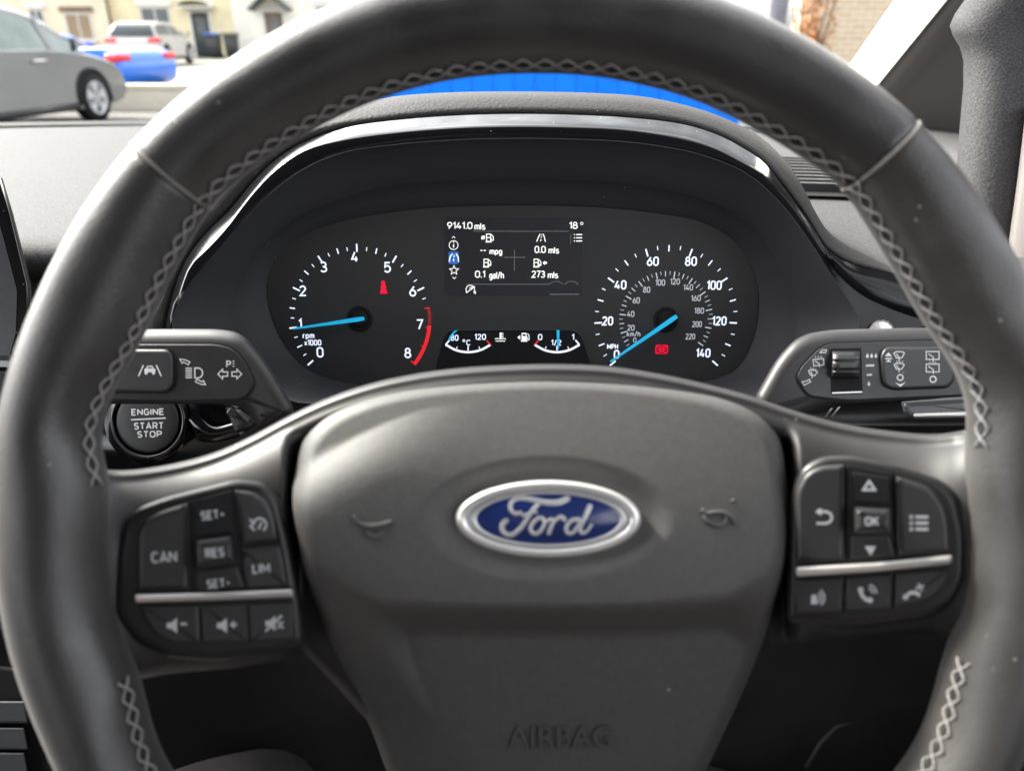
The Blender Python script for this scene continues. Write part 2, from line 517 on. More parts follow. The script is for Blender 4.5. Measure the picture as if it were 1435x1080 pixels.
_O = lambda w, r=.26: _loop(_arc(w - r, 1 - r, r, r, 0, 90, 6) + _arc(r, 1 - r, r, r, 90, 180, 6) + _arc(r, r, r, r, 180, 270, 6) + _arc(w - r, r, r, r, 270, 360, 6))
_P = lambda y0: [(0, y0), (.34, y0)] + _arc(.34, (1 + y0) / 2, .22, (1 - y0) / 2, -90, 90, 8) + [(0, 1)]
SFONT = {
    '0': ([_O(.54)], .54), '1': ([[(.0, .78), (.22, 1), (.22, 0)]], .24),
    '2': ([_arc(.27, .73, .26, .27, 165, -25, 12) + [(.0, 0), (.56, 0)]], .56),
    '3': ([_arc(.25, .755, .24, .245, 150, -80, 12) + _arc(.25, .265, .29, .265, 85, -150, 12)], .54),
    '4': ([[(.32, 1), (.0, .26), (.58, .26)], [(.42, .52), (.42, 0)]], .58),
    '5': ([[(.52, 1), (.08, 1), (.04, .53)] + _arc(.26, .33, .29, .33, 125, -150, 14)], .55),
    '6': ([[(.42, 1), (.10, .54)], _loop(_arc(.28, .30, .28, .30, 0, 345, 18))], .56),
    '7': ([[(.0, 1), (.54, 1), (.18, 0)]], .54),
    '8': ([_loop(_arc(.28, .76, .22, .24, 0, 345, 16)), _loop(_arc(.28, .27, .28, .27, 0, 345, 18))], .56),
    '9': ([[(.14, 0), (.46, .46)], _loop(_arc(.28, .70, .28, .30, 0, 345, 18))], .56),
    '.': ([[(-.04, .02), (.10, .02)]], .06), ' ': ([], .25), '-': ([[(0, .45), (.34, .45)]], .34), '+': ([[(0, .45), (.44, .45)], [(.22, .67), (.22, .23)]], .44),
    '/': ([[(0, -.1), (.34, 1.05)]], .34),
    'A': ([[(0, 0), (.33, 1), (.66, 0)], [(.12, .3), (.54, .3)]], .66), 'B': ([_P(.52), [(0, .52), (.38, .52)] + _arc(.38, .26, .22, .26, 90, -90, 8) + [(0, 0), (0, 1)]], .60),
    'C': ([_arc(.30, .70, .30, .30, 35, 180, 9) + _arc(.30, .30, .30, .30, 180, 325, 9)], .56),
    'E': ([[(.5, 1), (0, 1), (0, 0), (.5, 0)], [(0, .52), (.44, .52)]], .5),
    'G': ([_arc(.30, .70, .30, .30, 40, 180, 9) + _arc(.30, .30, .30, .30, 180, 350, 9) + [(.6, .48), (.34, .48)]], .6),
    'H': ([[(0, 1), (0, 0)], [(.56, 1), (.56, 0)], [(0, .5), (.56, .5)]], .56), 'I': ([[(0, 1), (0, 0)]], .02),
    'K': ([[(0, 1), (0, 0)], [(.52, 1), (.02, .44)], [(.16, .58), (.56, 0)]], .56), 'L': ([[(0, 1), (0, 0), (.46, 0)]], .46),
    'M': ([[(0, 0), (0, 1)], [(.0, 1), (.40, .25), (.80, 1)], [(.80, 1), (.80, 0)]], .80), 'N': ([[(0, 0), (0, 1)], [(.0, .97), (.64, .03)], [(.64, 0), (.64, 1)]], .64),
    'O': ([_O(.62, .3)], .62), 'P': ([_P(.46) + [(0, 0)]], .56),
    'R': ([_P(.46) + [(0, 0)], [(.30, .46), (.56, 0)]], .56),
    'S': ([_arc(.27, .75, .25, .25, 30, 255, 10) + _arc(.27, .25, .27, .26, 80, -150, 10)], .54),
    'T': ([[(0, 1), (.56, 1)], [(.28, 1), (.28, 0)]], .56),
    'm': ([[(0, 0), (0, .68)], [(0, .5)] + _arc(.16, .5, .16, .18, 180, 0, 6) + [(.32, 0)], [(.32, .5)] + _arc(.48, .5, .16, .18, 180, 0, 6) + [(.64, 0)]], .64),
    'l': ([[(0, 1), (0, 0)]], .02), 'k': ([[(0, 1), (0, 0)], [(.36, .68), (.02, .28)], [(.12, .4), (.4, 0)]], .4),
    'h': ([[(0, 1), (0, 0)], [(0, .46)] + _arc(.2, .46, .2, .22, 180, 0, 7) + [(.4, 0)]], .4),
    's': ([_arc(.19, .50, .18, .17, 25, 250, 8) + _arc(.19, .17, .20, .17, 75, -150, 8)], .38),
    'r': ([[(0, 0), (0, .68)], [(0, .44)] + _arc(.2, .44, .2, .24, 180, 80, 5)], .24),
    'p': ([[(0, -.26), (0, .68)], _loop(_arc(.2, .34, .2, .34, 180, 525, 14))], .4), 'x': ([[(0, .68), (.4, 0)], [(0, 0), (.4, .68)]], .4),
    'g': ([[(.4, .68), (.4, -.1)] + _arc(.2, -.08, .2, .2, 0, -150, 8), _loop(_arc(.2, .34, .2, .34, 0, 345, 14))], .4),
    'a': ([[(.38, 0), (.38, .46)] + _arc(.19, .48, .19, .2, 0, 150, 6), _loop(_arc(.19, .2, .19, .2, 0, 345, 12))], .38),
}

_tc = {}
def glyphs(s, bold=0.0):
    key = (s, bold)
    if key not in _tc:
        c = bpy.data.curves.new('glyph', 'FONT')
        c.body = s; c.size = 1.0; c.offset = bold; c.resolution_u = 3
        o = bpy.data.objects.new('glyph', c)
        me = o.to_mesh()
        vs_ = [(v.co.x, v.co.y) for v in me.vertices]
        fs_ = [tuple(p.vertices) for p in me.polygons]
        o.to_mesh_clear()
        bpy.data.objects.remove(o); bpy.data.curves.remove(c)
        xs = [v[0] for v in vs_] or [0]; ys = [v[1] for v in vs_] or [0]
        _tc[key] = (vs_, fs_, (min(xs), max(xs), min(ys), max(ys)))
    return _tc[key]


CAPH = glyphs('H')[2][3]


def thing(name, label, cat, org, group=None, cabin=True):
    """an Empty that parents its parts; org is a camera-frame point for cabin things, a world point otherwise"""
    o = bpy.data.objects.new(name, None)
    o.empty_display_size = 0.02
    COL.objects.link(o)
    if cabin:
        o.location = to_world(Vector(org)); o.rotation_euler = cam.rotation_euler
    else:
        o.location = org
    o['_org'] = list(org) if cabin else [0, 0, 0]
    o['label'] = label; o['category'] = cat
    if group: o['group'] = group
    return o


def setting(o, kind='structure'):
    o['kind'] = kind
    return o


def pm(D, eps=0.0):
    """map for marks printed on a surface at axis distance D"""
    if callable(D):
        return lambda x, y: cp(x, y, D(x, y) - eps)
    return lambda x, y: cp(x, y, D - eps)


def sstep(a, b, x):
    t = min(1, max(0, (x - a) / (b - a)))
    return t * t * (3 - 2 * t)


def lerp_tab(tab, x):
    if x <= tab[0][0]: return tab[0][1]
    for (a, ya), (b, yb) in zip(tab, tab[1:]):
        if x <= b:
            return ya + (yb - ya) * (x - a) / (b - a)
    return tab[-1][1]


# ================================================================== SETTING
gnd = MB().use(mat('sunlit_asphalt', (0.085, 0.081, 0.074), 0.9, bump=(60, 0.4), vary=(3, 0.15), bdist=0.01))
gnd.loft([[(-160, -60, 0), (160, -60, 0)], [(-160, 300, 0), (160, 300, 0)]], smooth=False)
setting(gnd.build('road'))
pav = MB().use(mat('pale_paving', (0.22, 0.205, 0.18), 0.9, bump=(30, 0.3), vary=(2, 0.1), bdist=0.01))
pav.box((-17, 27.5, 0.06), (27, 22.9, 0.12))
setting(pav.build('pavement'))

# ================================================================== OUTSIDE
M['cream'] = mat('cream_render', (0.76, 0.68, 0.46), 0.9, bump=(40, 0.4), vary=(1.5, 0.07), bdist=0.01)
M['buff'] = mat('buff_render', (0.78, 0.69, 0.54), 0.9, bump=(40, 0.4), vary=(1.5, 0.07), bdist=0.01)
M['whitewash'] = mat('white_render', (0.80, 0.77, 0.70), 0.9, bump=(40, 0.4), vary=(1.5, 0.06), bdist=0.01)
M['slate'] = mat('roof_slate', (0.09, 0.09, 0.10), 0.7, bump=(9, 0.8, 'wave'), vary=(3, 0.2), bdist=0.02)
M['winglass'] = mat('house_window_glass', (0.16, 0.17, 0.18), 0.08, spec=0.6, vary=(2, 0.2))
M['blind'] = mat('tan_window_blind', (0.36, 0.27, 0.18), 0.8, bump=(14, 0.6, 'wave'), vary=(4, 0.1), bdist=0.01)
M['upvc'] = mat('white_window_frame', (0.72, 0.72, 0.70), 0.4, vary=(5, 0.04))
M['lintel'] = mat('brown_lintel', (0.20, 0.15, 0.10), 0.8, vary=(5, 0.15))
M['darkdoor'] = mat('dark_green_door', (0.035, 0.05, 0.05), 0.35, vary=(5, 0.1))
M['pipe'] = mat('brown_downpipe', (0.12, 0.07, 0.04), 0.5, vary=(5, 0.1))


def house(label, x0, x1, y, h, wallmat, windows, door, group, canopy=None, yaw=0.0):
    t = thing('terraced_house', label, 'house', (0, 0, 0), group, cabin=False)
    w = MB().use(wallmat); w.box(((x0 + x1) / 2, y + 3.5, h / 2), (x1 - x0, 7, h)); w.build('wall', t)
    r = MB().use('slate')
    r.loft([[(x0, y - .3, h), (x1, y - .3, h)], [(x0, y + 3.5, h + 2.3), (x1, y + 3.5, h + 2.3)], [(x0, y + 7.3, h), (x1, y + 7.3, h)]], smooth=False)
    r.build('roof', t)
    for (wx, wz, ww, wh, gl) in windows:
        f = MB().use('upvc')
        for dx in (-1, 0, 1):
            f.box((wx + dx * (ww / 2 - .03), y - .02, wz), (.06 if dx else .05, .10, wh - .125))
        for dz in (-1, 1):
            f.box((wx, y - .025, wz + dz * (wh / 2 - .03)), (ww, .11, .06))
        fo = f.build('window', t)
        g = MB().use(gl); g.box((wx, y - .012, wz), (ww - .06, .03, wh - .06)); g.build('pane', fo)
        s = MB().use('lintel' if gl == 'blind' else 'upvc'); s.box((wx, y - .05, wz + wh / 2 + .17), (ww + .3, .12, .22)); s.build('lintel', fo)
        s = MB().use('upvc'); s.box((wx, y - .08, wz - wh / 2 - .05), (ww + .2, .2, .08)); s.build('sill', fo)
    dx, dw, dm = door
    d = MB().use(dm); d.box((dx, y - .03, 1.05), (dw, .08, 2.0), bev=.02)
    do = d.build('door', t)
    g = MB().use('winglass'); g.box((dx, y - .075, 1.55), (dw * .5, .02, .6)); g.build('pane', do)
    hd = MB().use('chrome'); hd.box((dx + dw * .36, y - .09, 1.0), (.04, .06, .16)); hd.build('handle', do)
    fr = MB().use('upvc')
    for sx in (-1, 1): fr.box((dx + sx * (dw / 2 + .05), y - .04, 1.05), (.09, .12, 2.1))
    fr.box((dx, y - .045, 2.15), (dw + .2, .13, .1)); fr.build('door_frame', do)
    if canopy == 'flat':
        c = MB().use('upvc')
        rows = []
        for i in range(9):
            a = PI * i / 8
            rows.append([(dx - math.cos(a) * (dw * .95), y - .75, 2.28 + .30 * math.sin(a)), (dx - math.cos(a) * (dw * .95), y, 2.34 + .34 * math.sin(a))])
        c.loft(rows); c.box((dx, y - .4, 2.27), (dw * 1.95, .72, .06)); c.build('canopy', t)
    if canopy == 'gable':
        c = MB().use('darkdoor')
        for sx in (-1, 1):
            ang = Matrix.Rotation(sx * R(38), 3, 'Y')
            c.box((dx + sx * .45, y - .4, 2.52), (1.2, .9, .10), rot=ang)
        c.build('porch_roof', t)
    return t


HG = 'terraced houses across the street'
house('buff terraced house with tan blinds behind the grey hatchback', -30.0, -19.0, 39.0, 5.6, M['buff'],
      [(-22.4, 1.75, 0.7, .9, 'winglass'), (-20.5, 1.45, 1.25, 1.15, 'blind'), (-22.4, 4.3, .85, 1.2, 'winglass'), (-20.5, 4.3, 1.2, 1.2, 'winglass')],
      (-25.5, .9, M['darkdoor']), HG)
house('cream terraced house with arched white door canopy and black bins outside', -19.0, -13.2, 39.2, 5.6, M['cream'],
      [(-16.9, 1.55, 1.4, 1.5, 'winglass'), (-16.9, 4.3, 1.2, 1.2, 'winglass'), (-14.5, 4.3, 1.0, 1.2, 'winglass')],
      (-14.8, .82, M['darkdoor']), HG, canopy='flat')
house('white terraced house with small dark gabled porch roof', -13.2, -6.0, 39.0, 5.6, M['whitewash'],
      [(-8.6, 1.6, 1.3, 1.5, 'winglass'), (-8.6, 4.3, 1.2, 1.2, 'winglass')],
      (-11.25, .85, M['lintel']), HG, canopy='gable')
dp = MB().use('pipe'); dp.tube([(-18.95, 38.9, 0.1), (-18.95, 38.9, 5.5)], .06)
o = dp.build('drainpipe'); o['label'] = 'brown drainpipe where buff and cream houses meet'; o['category'] = 'drainpipe'


def bin_(label, x, y, lidm, z=0.12):
    t = thing('wheelie_bin', label, 'bin', (0, 0, 0), 'bins by the cream house', cabin=False)
    b = MB().use(mat('dark_bin_plastic', (0.035, 0.036, 0.038), 0.5, vary=(4, 0.1)))
    b.loft([[Vector((x + p[0] * s, y + p[1] * s, z + zz)) for p in rounded([(-.28, -.3), (.28, -.3), (.28, .3), (-.28, .3)], .06, 3)]
            for zz, s in ((.06, .8), (.5, .92), (.98, 1.0))], close_u=True, cap0=True, cap1=True)
    b.build('bin_body', t)
    l = MB().use(lidm); l.box((x, y, z + 1.03), (.64, .7, .08), bev=.03); l.build('lid', t)
    w = MB().use('deep')
    w.tube([(x - .25, y + .24, z + .1), (x + .25, y + .24, z + .1)], .1, 12); w.build('wheel', t)


black_lid = mat('black_lid', (0.04, 0.04, 0.042), 0.5, vary=(4, 0.1))
bin_('dark wheelie bin with blue lid beside the cream house door', -13.75, 37.6, mat('blue_lid', (0.06, 0.17, 0.62), 0.45, vary=(4, 0.1)))
bin_('all black wheelie bin right of the blue lidded one', -12.95, 37.6, black_lid)


def car(name, label, loc, heading, paint, hatch=True, L=4.2, H=1.47, Wd=1.78, group=None, windowm=None):
    """heading: degrees of the car's nose, from +X towards +Y"""
    t = thing(name, label, 'car', loc, group, cabin=False)
    t.rotation_euler = (0, 0, R(heading))
    hl = L / 2
    # side profile (x forward, z) of the lower body and the greenhouse
    lower = crv([(-hl, .42), (-hl - .02, .62), (-hl + .04, .86), (-hl + .25, .98), (-hl + .9, 1.0), (0, .98), (hl - 1.35, .97), (hl - .55, .86), (hl - .12, .70), (hl, .52), (hl - .04, .32), (hl - .3, .22), (0, .20), (-hl + .3, .22)], 60, closed=True)
    b = MB().use(paint)
    rows = []
    for yy, ins in ((-1.0, .10), (-.97, .03), (-.9, 0), (-.5, -.01), (.5, -.01), (.9, 0), (.97, .03), (1.0, .10)):
        rows.append([Vector((p[0] * (1 - ins * .15), yy * Wd / 2 * ((1.0 if p[1] < .8 else 1 - .25 * (p[1] - .8)) - .055 * math.exp(-((p[1] - .50) / .10) ** 2) - .10 * max(0, .34 - p[1])), p[1] + (ins * .25 if p[1] < .5 else -ins * .3))) for p in lower])
    b.loft(rows, close_u=True, cap0=True, cap1=True)
    body = b.build('body', t)
    if hatch:
        gh = [(-hl + .12, .93), (-hl + .42, H - .10), (-hl + .9, H - .01), (-.2, H), (.35, H - .05), (.75, H - .18), (1.25, .95)]
    else:
        gh = [(-hl + 1.75, .95), (-hl + 2.0, H - .06), (-.05, H), (.1, H), (.5, H - .12), (1.15, .95)]
    g = crv(gh, 26)
    r = MB().use(paint)
    rows = []
    for yy, dz in ((-1, -.06), (-.94, -.012), (-.6, 0), (.6, 0), (.94, -.012), (1, -.06)):
        rows.append([Vector((p[0], yy * (Wd / 2 - .04 - .20 * max(0, (p[1] - .93) / (H - .93))), p[1] + dz * (1 if p[1] > 1.2 else .2))) for p in g])
    r.loft(rows)
    for yy in (-1, 1):   # roof rails and pillars close the sides above the glass
        edge = [Vector((p[0], yy * (Wd / 2 - .04 - .20 * max(0, (p[1] - .93) / (H - .93))), p[1] - .06 * (1 if p[1] > 1.2 else .2))) for p in g]
        inn = [e + Vector((0, yy * .004, -.06)) for e in edge]
        r.loft([edge, inn])
        for px_ in (-.45, .62) if hatch else (-.35,):
            z1 = max(p[1] for p in g if abs(p[0] - px_) < .25) - .08
            r.loft([[(px_ - .06, yy * (Wd / 2 - .033), .93), (px_ + .06, yy * (Wd / 2 - .033), .93)], [(px_ - .05, yy * (Wd / 2 - .215), z1), (px_ + .05, yy * (Wd / 2 - .215), z1)]])
    r.build('roof', t)
    wm = windowm or mat('car_window', (0.03, 0.04, 0.045), 0.06, spec=0.7, vary=(3, 0.1))
    for yy in (-1, 1):
        w = MB().use(wm)
        top = [Vector((p[0], yy * (Wd / 2 - .052 - .20 * max(0, (p[1] - .93) / (H - .93))), p[1] - .075 * (1 if p[1] > 1.2 else .3))) for p in g]
        bot = [Vector((p.x, yy * (Wd / 2 - .045), .93)) for p in top]
        w.loft([top, bot]); w.build('side_window', t)
    for nm, a, bb in (('rear_window', 0, 6), ('windscreen', len(g) - 7, len(g) - 1)):   # just proud of the roof shell
        w = MB().use(wm)
        w.loft([[Vector((p[0] + (-.012 if a == 0 else .012), yy * (Wd / 2 - .14 - .18 * max(0, (p[1] - .93) / (H - .93))), p[1] + .006)) for p in g[a:bb]] for yy in (-1, 1)])
        w.build(nm, t)
    wr = .33
    for sx in (-hl + .82, hl - .84):
        for yy in (-1, 1):
            tw = MB().use('deep')
            prof = [(.21, .0), (.30, .0), (wr, .03), (wr, .17), (.30, .2), (.21, .2)]
            y_out = yy * (Wd / 2 + .012)
            tw.loft([[Vector((sx + rr * math.cos(2 * PI * i / 28), y_out - yy * d, wr + rr * math.sin(2 * PI * i / 28))) for i in range(28)] for rr, d in prof], close_u=True)
            wo = tw.build('wheel', t)
            ri = MB().use('silver')
            for s_ in range(5):
                a = 2 * PI * s_ / 5 + .3
                for da in (-.13, .13):
                    ri.box((sx + .12 * math.cos(a + da), y_out - yy * .02, wr + .12 * math.sin(a + da)), (.21, .03, .045), rot=Matrix.Rotation(-(a + da * 2.2), 3, 'Y'))
            ri.tube([Vector((sx + .215 * math.cos(2 * PI * i / 24), y_out - yy * .015, wr + .215 * math.sin(2 * PI * i / 24))) for i in range(24)], .018, 6, closed=True)
            ri.build('rim', wo)
            ar = MB().use('deep')
            ar.tube([Vector((sx + (wr + .035) * math.cos(a), yy * (Wd / 2 - .02), wr + (wr + .035) * math.sin(a))) for a in [PI * q / 16 for q in range(-1, 18)]], .035, 6)
            ar.build('wheel_arch', t)
    for yy in (-1, 1):
        hlm = MB().use(mat('headlamp_glass', (0.7, 0.72, 0.75), 0.08, spec=0.7, vary=(5, 0.1)))
        hlm.box((hl - .30, yy * (Wd / 2 - .22), .70), (.42, .34, .16), rot=Matrix.Rotation(R(18), 3, 'Y'), bev=.05); hlm.build('headlight', t)
        tl = MB().use(mat('tail_lamp_red', (0.62, 0.02, 0.03), 0.15, spec=0.6, vary=(5, 0.1)))
        tl.box((-hl + .14, yy * (Wd / 2 - .18), .82), (.30, .40, .16), bev=.05); tl.build('tail_light', t)
        mm = MB().use(paint if not hatch else 'satin')
        mm.box((.78, yy * (Wd / 2 + .10), 1.02), (.16, .22, .16), bev=.05); mm.build('door_mirror', t)
        for hx in (-.75, .25):
            hh = MB().use('chrome'); hh.box((hx, yy * (Wd / 2 + .012), .84), (.22, .03, .03), bev=.01); hh.build('door_handle', t)
        sk = MB().use('satin'); sk.box((-.02, yy * (Wd / 2 - .03), .25), (L - 2.4, .06, .10), bev=.02); sk.build('sill_trim', t)
    return t


grey_paint = mat('cool_grey_metallic', (0.24, 0.24, 0.24), 0.25, metal=0.4, spec=0.5, coat=0.6, vary=(2, 0.05))
car('parked_car', 'grey hatchback with silver wheels parked nearest beyond the dashboard', (-6.95, 10.15, 0), 84, grey_paint, H=1.50, group='cars parked along the street',
    windowm=mat('sky_pale_car_window', (0.22, 0.27, 0.25), 0.07, spec=0.7, vary=(3, 0.15)))  # pale base colour stands in for sky reflected in the glass
blue_car = car('parked_car', 'bright blue car with red tail light behind grey hatchback', (-9.0, 15.8, 0), 170, mat('sky_blue_paint', (0.02, 0.17, 0.72), 0.3, spec=0.5, coat=0.5, vary=(2, 0.05)), hatch=False, H=1.24, group='cars parked along the street')
blue_car.scale = (1, 1, .92)
car('parked_car', 'white and silver car parked outside the cream house', (-13.2, 30.0, .12), 95, mat('silver_white_paint', (0.50, 0.49, 0.47), 0.35, spec=0.5, coat=0.5, vary=(2, 0.05)), H=1.42, group='cars parked along the street')

# low garden wall, brick wall and shrub
gw = MB().use(mat('white_garden_wall', (0.62, 0.58, 0.48), 0.9, bump=(30, 0.4), vary=(2, 0.08), bdist=0.01))
gw.box((-6.6, 13.2, .17), (3.8, .22, .34)); gw.box((-6.6, 13.2, .37), (3.85, .28, .06))
o = gw.build('garden_wall'); o['label'] = 'low whitewashed garden wall in front of the blue car'; o['category'] = 'wall'
bm_ = bpy.data.materials.new('pale_brickwork'); bm_.use_nodes = True
nt = bm_.node_tree; p = nt.nodes['Principled BSDF']; p.inputs['Roughness'].default_value = .9
br = nt.nodes.new('ShaderNodeTexBrick'); br.inputs['Color1'].default_value = (.60, .46, .31, 1); br.inputs['Color2'].default_value = (.66, .52, .36, 1); br.inputs['Mortar'].default_value = (.74, .69, .58, 1)
br.inputs['Scale'].default_value = 1.0; br.inputs['Brick Width'].default_value = .225; br.inputs['Row Height'].default_value = .075; br.inputs['Mortar Size'].default_value = .008
tcn = nt.nodes.new('ShaderNodeTexCoord'); mpn = nt.nodes.new('ShaderNodeMapping'); mpn.inputs['Rotation'].default_value = (R(90), 0, 0)
nt.links.new(tcn.outputs['Object'], mpn.inputs['Vector']); nt.links.new(mpn.outputs['Vector'], br.inputs['Vector']); nt.links.new(br.outputs['Color'], p.inputs['Base Color'])
bw = MB().use(bm_); bw.box((6.9, 11.6, 1.9), (5.8, .3, 3.8))
o = bw.build('brick_wall'); o['label'] = 'sunlit pale brick wall beyond the windscreen pillar'; o['category'] = 'wall'
sh = thing('shrub', 'orange brown leafy shrub at left end of brick wall', 'shrub', (0, 0, 0), cabin=False)
lf = MB().use(mat('russet_leaves', (0.42, 0.19, 0.07), 0.8, vary=(4, 0.45)))
for i in range(1500):
    a, rr, zz = random.uniform(0, 2 * PI), random.random() ** .5, random.random()
    rad = .30 * math.sin(PI * (0.1 + .85 * zz)) * (0.8 + .3 * math.sin(3 * a + 6 * zz))
    c = Vector((3.78 + rad * rr * math.cos(a), 10.4 + rad * rr * math.sin(a), .35 + 1.9 * zz))
    u = Vector((random.uniform(-1, 1), random.uniform(-1, 1), random.uniform(-1, 1))).normalized()
    v = u.orthogonal().normalized()
    s = random.uniform(.025, .05)
    bidx = lf.add([c - u * s, c + v * s * .5, c + u * s, c - v * s * .5]); lf.face((bidx, bidx + 1, bidx + 2, bidx + 3), False)
lf.build('foliage', sh, normals=False)
st = MB().use('pipe')
for k in range(5):
    a = k * 1.25
    st.tube([(3.78, 10.4, 0), (3.78 + .1 * math.cos(a), 10.4 + .1 * math.sin(a), .6), (3.78 + .32 * math.cos(a), 10.4 + .32 * math.sin(a), 1.9)], [.035, .025, .008], 6)
st.build('stem', sh)
po = MB().use(mat('weathered_post', (0.20, 0.19, 0.21), 0.8, vary=(6, 0.2))); po.box((3.06, 9.6, 1.0), (.20, .20, 2.0), bev=.02); po.box((3.06, 9.6, 2.03), (.26, .26, .06))
o = po.build('gate_post'); o['label'] = 'grey gate post left of the orange brown shrub'; o['category'] = 'post'

# ================================================================== CAR SHELL IN FRONT
fn = thing('fence', 'bright blue vertical panel fence seen over the instrument hood', 'fence', (0, 0, 0), cabin=False)
b = MB().use('bonnet')
b.use(mat('pale_blue_joint', (0.10, 0.36, 0.95), 0.6, vary=(6, .05))); b.box((.20, 7.06, .66), (3.7, .02, 1.16)); b.use('bonnet')
for k in range(20):
    b.box((-1.55 + .184 * k, 7.035, .66), (.178, .03, 1.16))
b.build('panel', fn)
for x in (-1.69, .20, 2.09):
    b = MB().use('upvc'); b.box((x, 7.10, .65), (.09, .05, 1.3)); b.build('post', fn)

# ================================================================== OWN CAR SHELL
shl = thing('car_body', 'dark cabin shell of this car around the dashboard', 'car body', (0, 0, 0), cabin=False)
b = MB().use(mat('roof_lining', (0.16, 0.155, 0.15), 0.95, bump=(300, .4), vary=(20, .05)))
b.loft([[Vector((-1.06 + 1.44 * i / 16, y, CAM_Z + z - .09 * abs((i - 8) / 8) ** 3)) for i in range(17)] for y, z in ((.22, .33), (.19, .345), (-.1, .37), (-.6, .39), (-1.3, .36), (-1.6, .28))])
b.build('roof_lining', shl)
b = MB().use('matte')
b.loft([[(-1.08, -1.6, CAM_Z - .05), (.46, -1.6, CAM_Z - .05)], [(-1.08, -1.6, .25), (.46, -1.6, .25)], [(-1.08, 1.3, .25), (.46, 1.3, .25)]], smooth=False)
b.build('floor_pan', shl)
b = MB().use('matte')
b.loft([[(-1.08, -1.58, CAM_Z + .33), (.46, -1.58, CAM_Z + .33)], [(-1.08, -1.3, CAM_Z - .05), (.46, -1.3, CAM_Z - .05)], [(-1.08, -1.2, .3), (.46, -1.2, .3)]], smooth=False)
b.build('rear_light_block', shl)  # unseen; closes the back fully to cut light and reflections from behind
for x, sx in ((.455, 1), (-1.12, -1)):
    b = MB().use('matte')
    b.loft([[(x + dx * sx, y, z) for y in (-1.6, -1.0, -.4, .1, .3, .5, .8, 1.25)] for dx, z in ((.05, CAM_Z - .10), (0, CAM_Z - .10), (-.02, CAM_Z - .13), (0, CAM_Z - .25), (-.03, CAM_Z - .4), (0, .25))])
    b.build('door_panel', shl)

# windscreen pane
wsn = thing('windscreen', 'clear raked windscreen above the dashboard', 'windscreen', (0, 0, 0), cabin=False)
g = MB().use('glass')
rows = []
for i in range(13):
    x = -1.15 + 1.62 * i / 12
    q = ((x + .33) / .85) ** 2
    rows.append([Vector((x, 1.34 - .16 * q, CAM_Z - .155)), Vector((x * .96, .95 - .14 * q, CAM_Z + .10)), Vector((x * .92, .52 - .12 * q, CAM_Z + .36))])
g.loft(rows); g.build('pane', wsn)


def to_cam(w):
    return RC.transposed() @ (Vector(w) - CAM)


def polar(curve, c, n, closed=True):
    """radius of a star-shaped outline at n even angles round c -> list of 2D points"""
    P = [Vector(p) for p in curve]
    c = Vector(c)
    out = []
    for k in range(n):
        a = 2 * PI * k / n
        d = Vector((math.cos(a), math.sin(a)))
        best = 0
        for i in range(len(P)):
            p, q = P[i - 1] - c, P[i] - c
            e = q - p
            den = d.x * e.y - d.y * e.x
            if abs(den) < 1e-9: continue
            t = (p.x * e.y - p.y * e.x) / den
            s = (p.x * d.y - p.y * d.x) / den
            if t > 0 and -1e-6 <= s <= 1 + 1e-6: best = max(best, t)
        out.append(c + d * best)
    return out


# ================================================================== DASHBOARD
DORG = cp(717, 300, 0.6)
dash = thing('dashboard', 'dark grey dashboard with grained top, arched instrument hood and gloss black trim', 'dashboard', DORG)
# --- top pad (level, in front of the windscreen)
b = MB().use('dash')
rows = []
for j, (yy, zz) in enumerate([(.600, -.176), (.560, -.172), (.545, -.166), (.538, -.157), (.541, -.148), (.550, -.1425), (.566, -.140), (.62, -.1385), (.72, -.137), (.85, -.136), (1.0, -.135), (1.15, -.134), (1.285, -.134)]):
    row = []
    for i in range(61):
        x = -1.15 + 1.68 * i / 60
        q = ((x + .33) / .85) ** 2
        # the pad dips and comes nearer towards the driver's door
        near = sstep(.16, .26, x)
        y2 = yy - near * .055 * (1 - sstep(.55, .9, yy)) - (.15 * q if yy > 1.1 else .08 * q if yy > .9 else 0)
        row.append(to_cam((x, y2, CAM_Z + zz - .012 * near * (1 - sstep(.5, .8, yy)))))
    rows.append(row)
b.loft(rows)
b.build('top_pad', dash)
b = MB().use('deep')
rows = []
for yy, zz in ((1.275, -.131), (1.29, -.127), (1.30, -.131)):
    rows.append([to_cam((-1.15 + 1.68 * i / 40, yy - .15 * ((-1.15 + 1.68 * i / 40 + .33) / .85) ** 2, CAM_Z + zz)) for i in range(41)])
b.loft(rows); b.build('windscreen_seal', dash)
# --- passenger side fascia below the pad
b = MB().use('matte')
fr = [(.575, -.170), (.585, -.19), (.556, -.196), (.556, -.200), (.552, -.203)]
b.loft([[to_cam((-1.15 + .95 * i / 20, yy, CAM_Z + zz)) for i in range(21)] for yy, zz in fr])
b.use('silver')
b.loft([[to_cam((-1.15 + .95 * i / 20, yy, CAM_Z + zz)) for i in range(21)] for yy, zz in ((.5515, -.2035), (.548, -.206), (.547, -.214), (.550, -.217))])
b.use('matte')
b.loft([[to_cam((-1.15 + .95 * i / 20, yy, CAM_Z + zz)) for i in range(21)] for yy, zz in ((.552, -.218), (.565, -.26), (.60, -.36), (.66, -.5), (.68, -.75))])
b.build('fascia', dash)

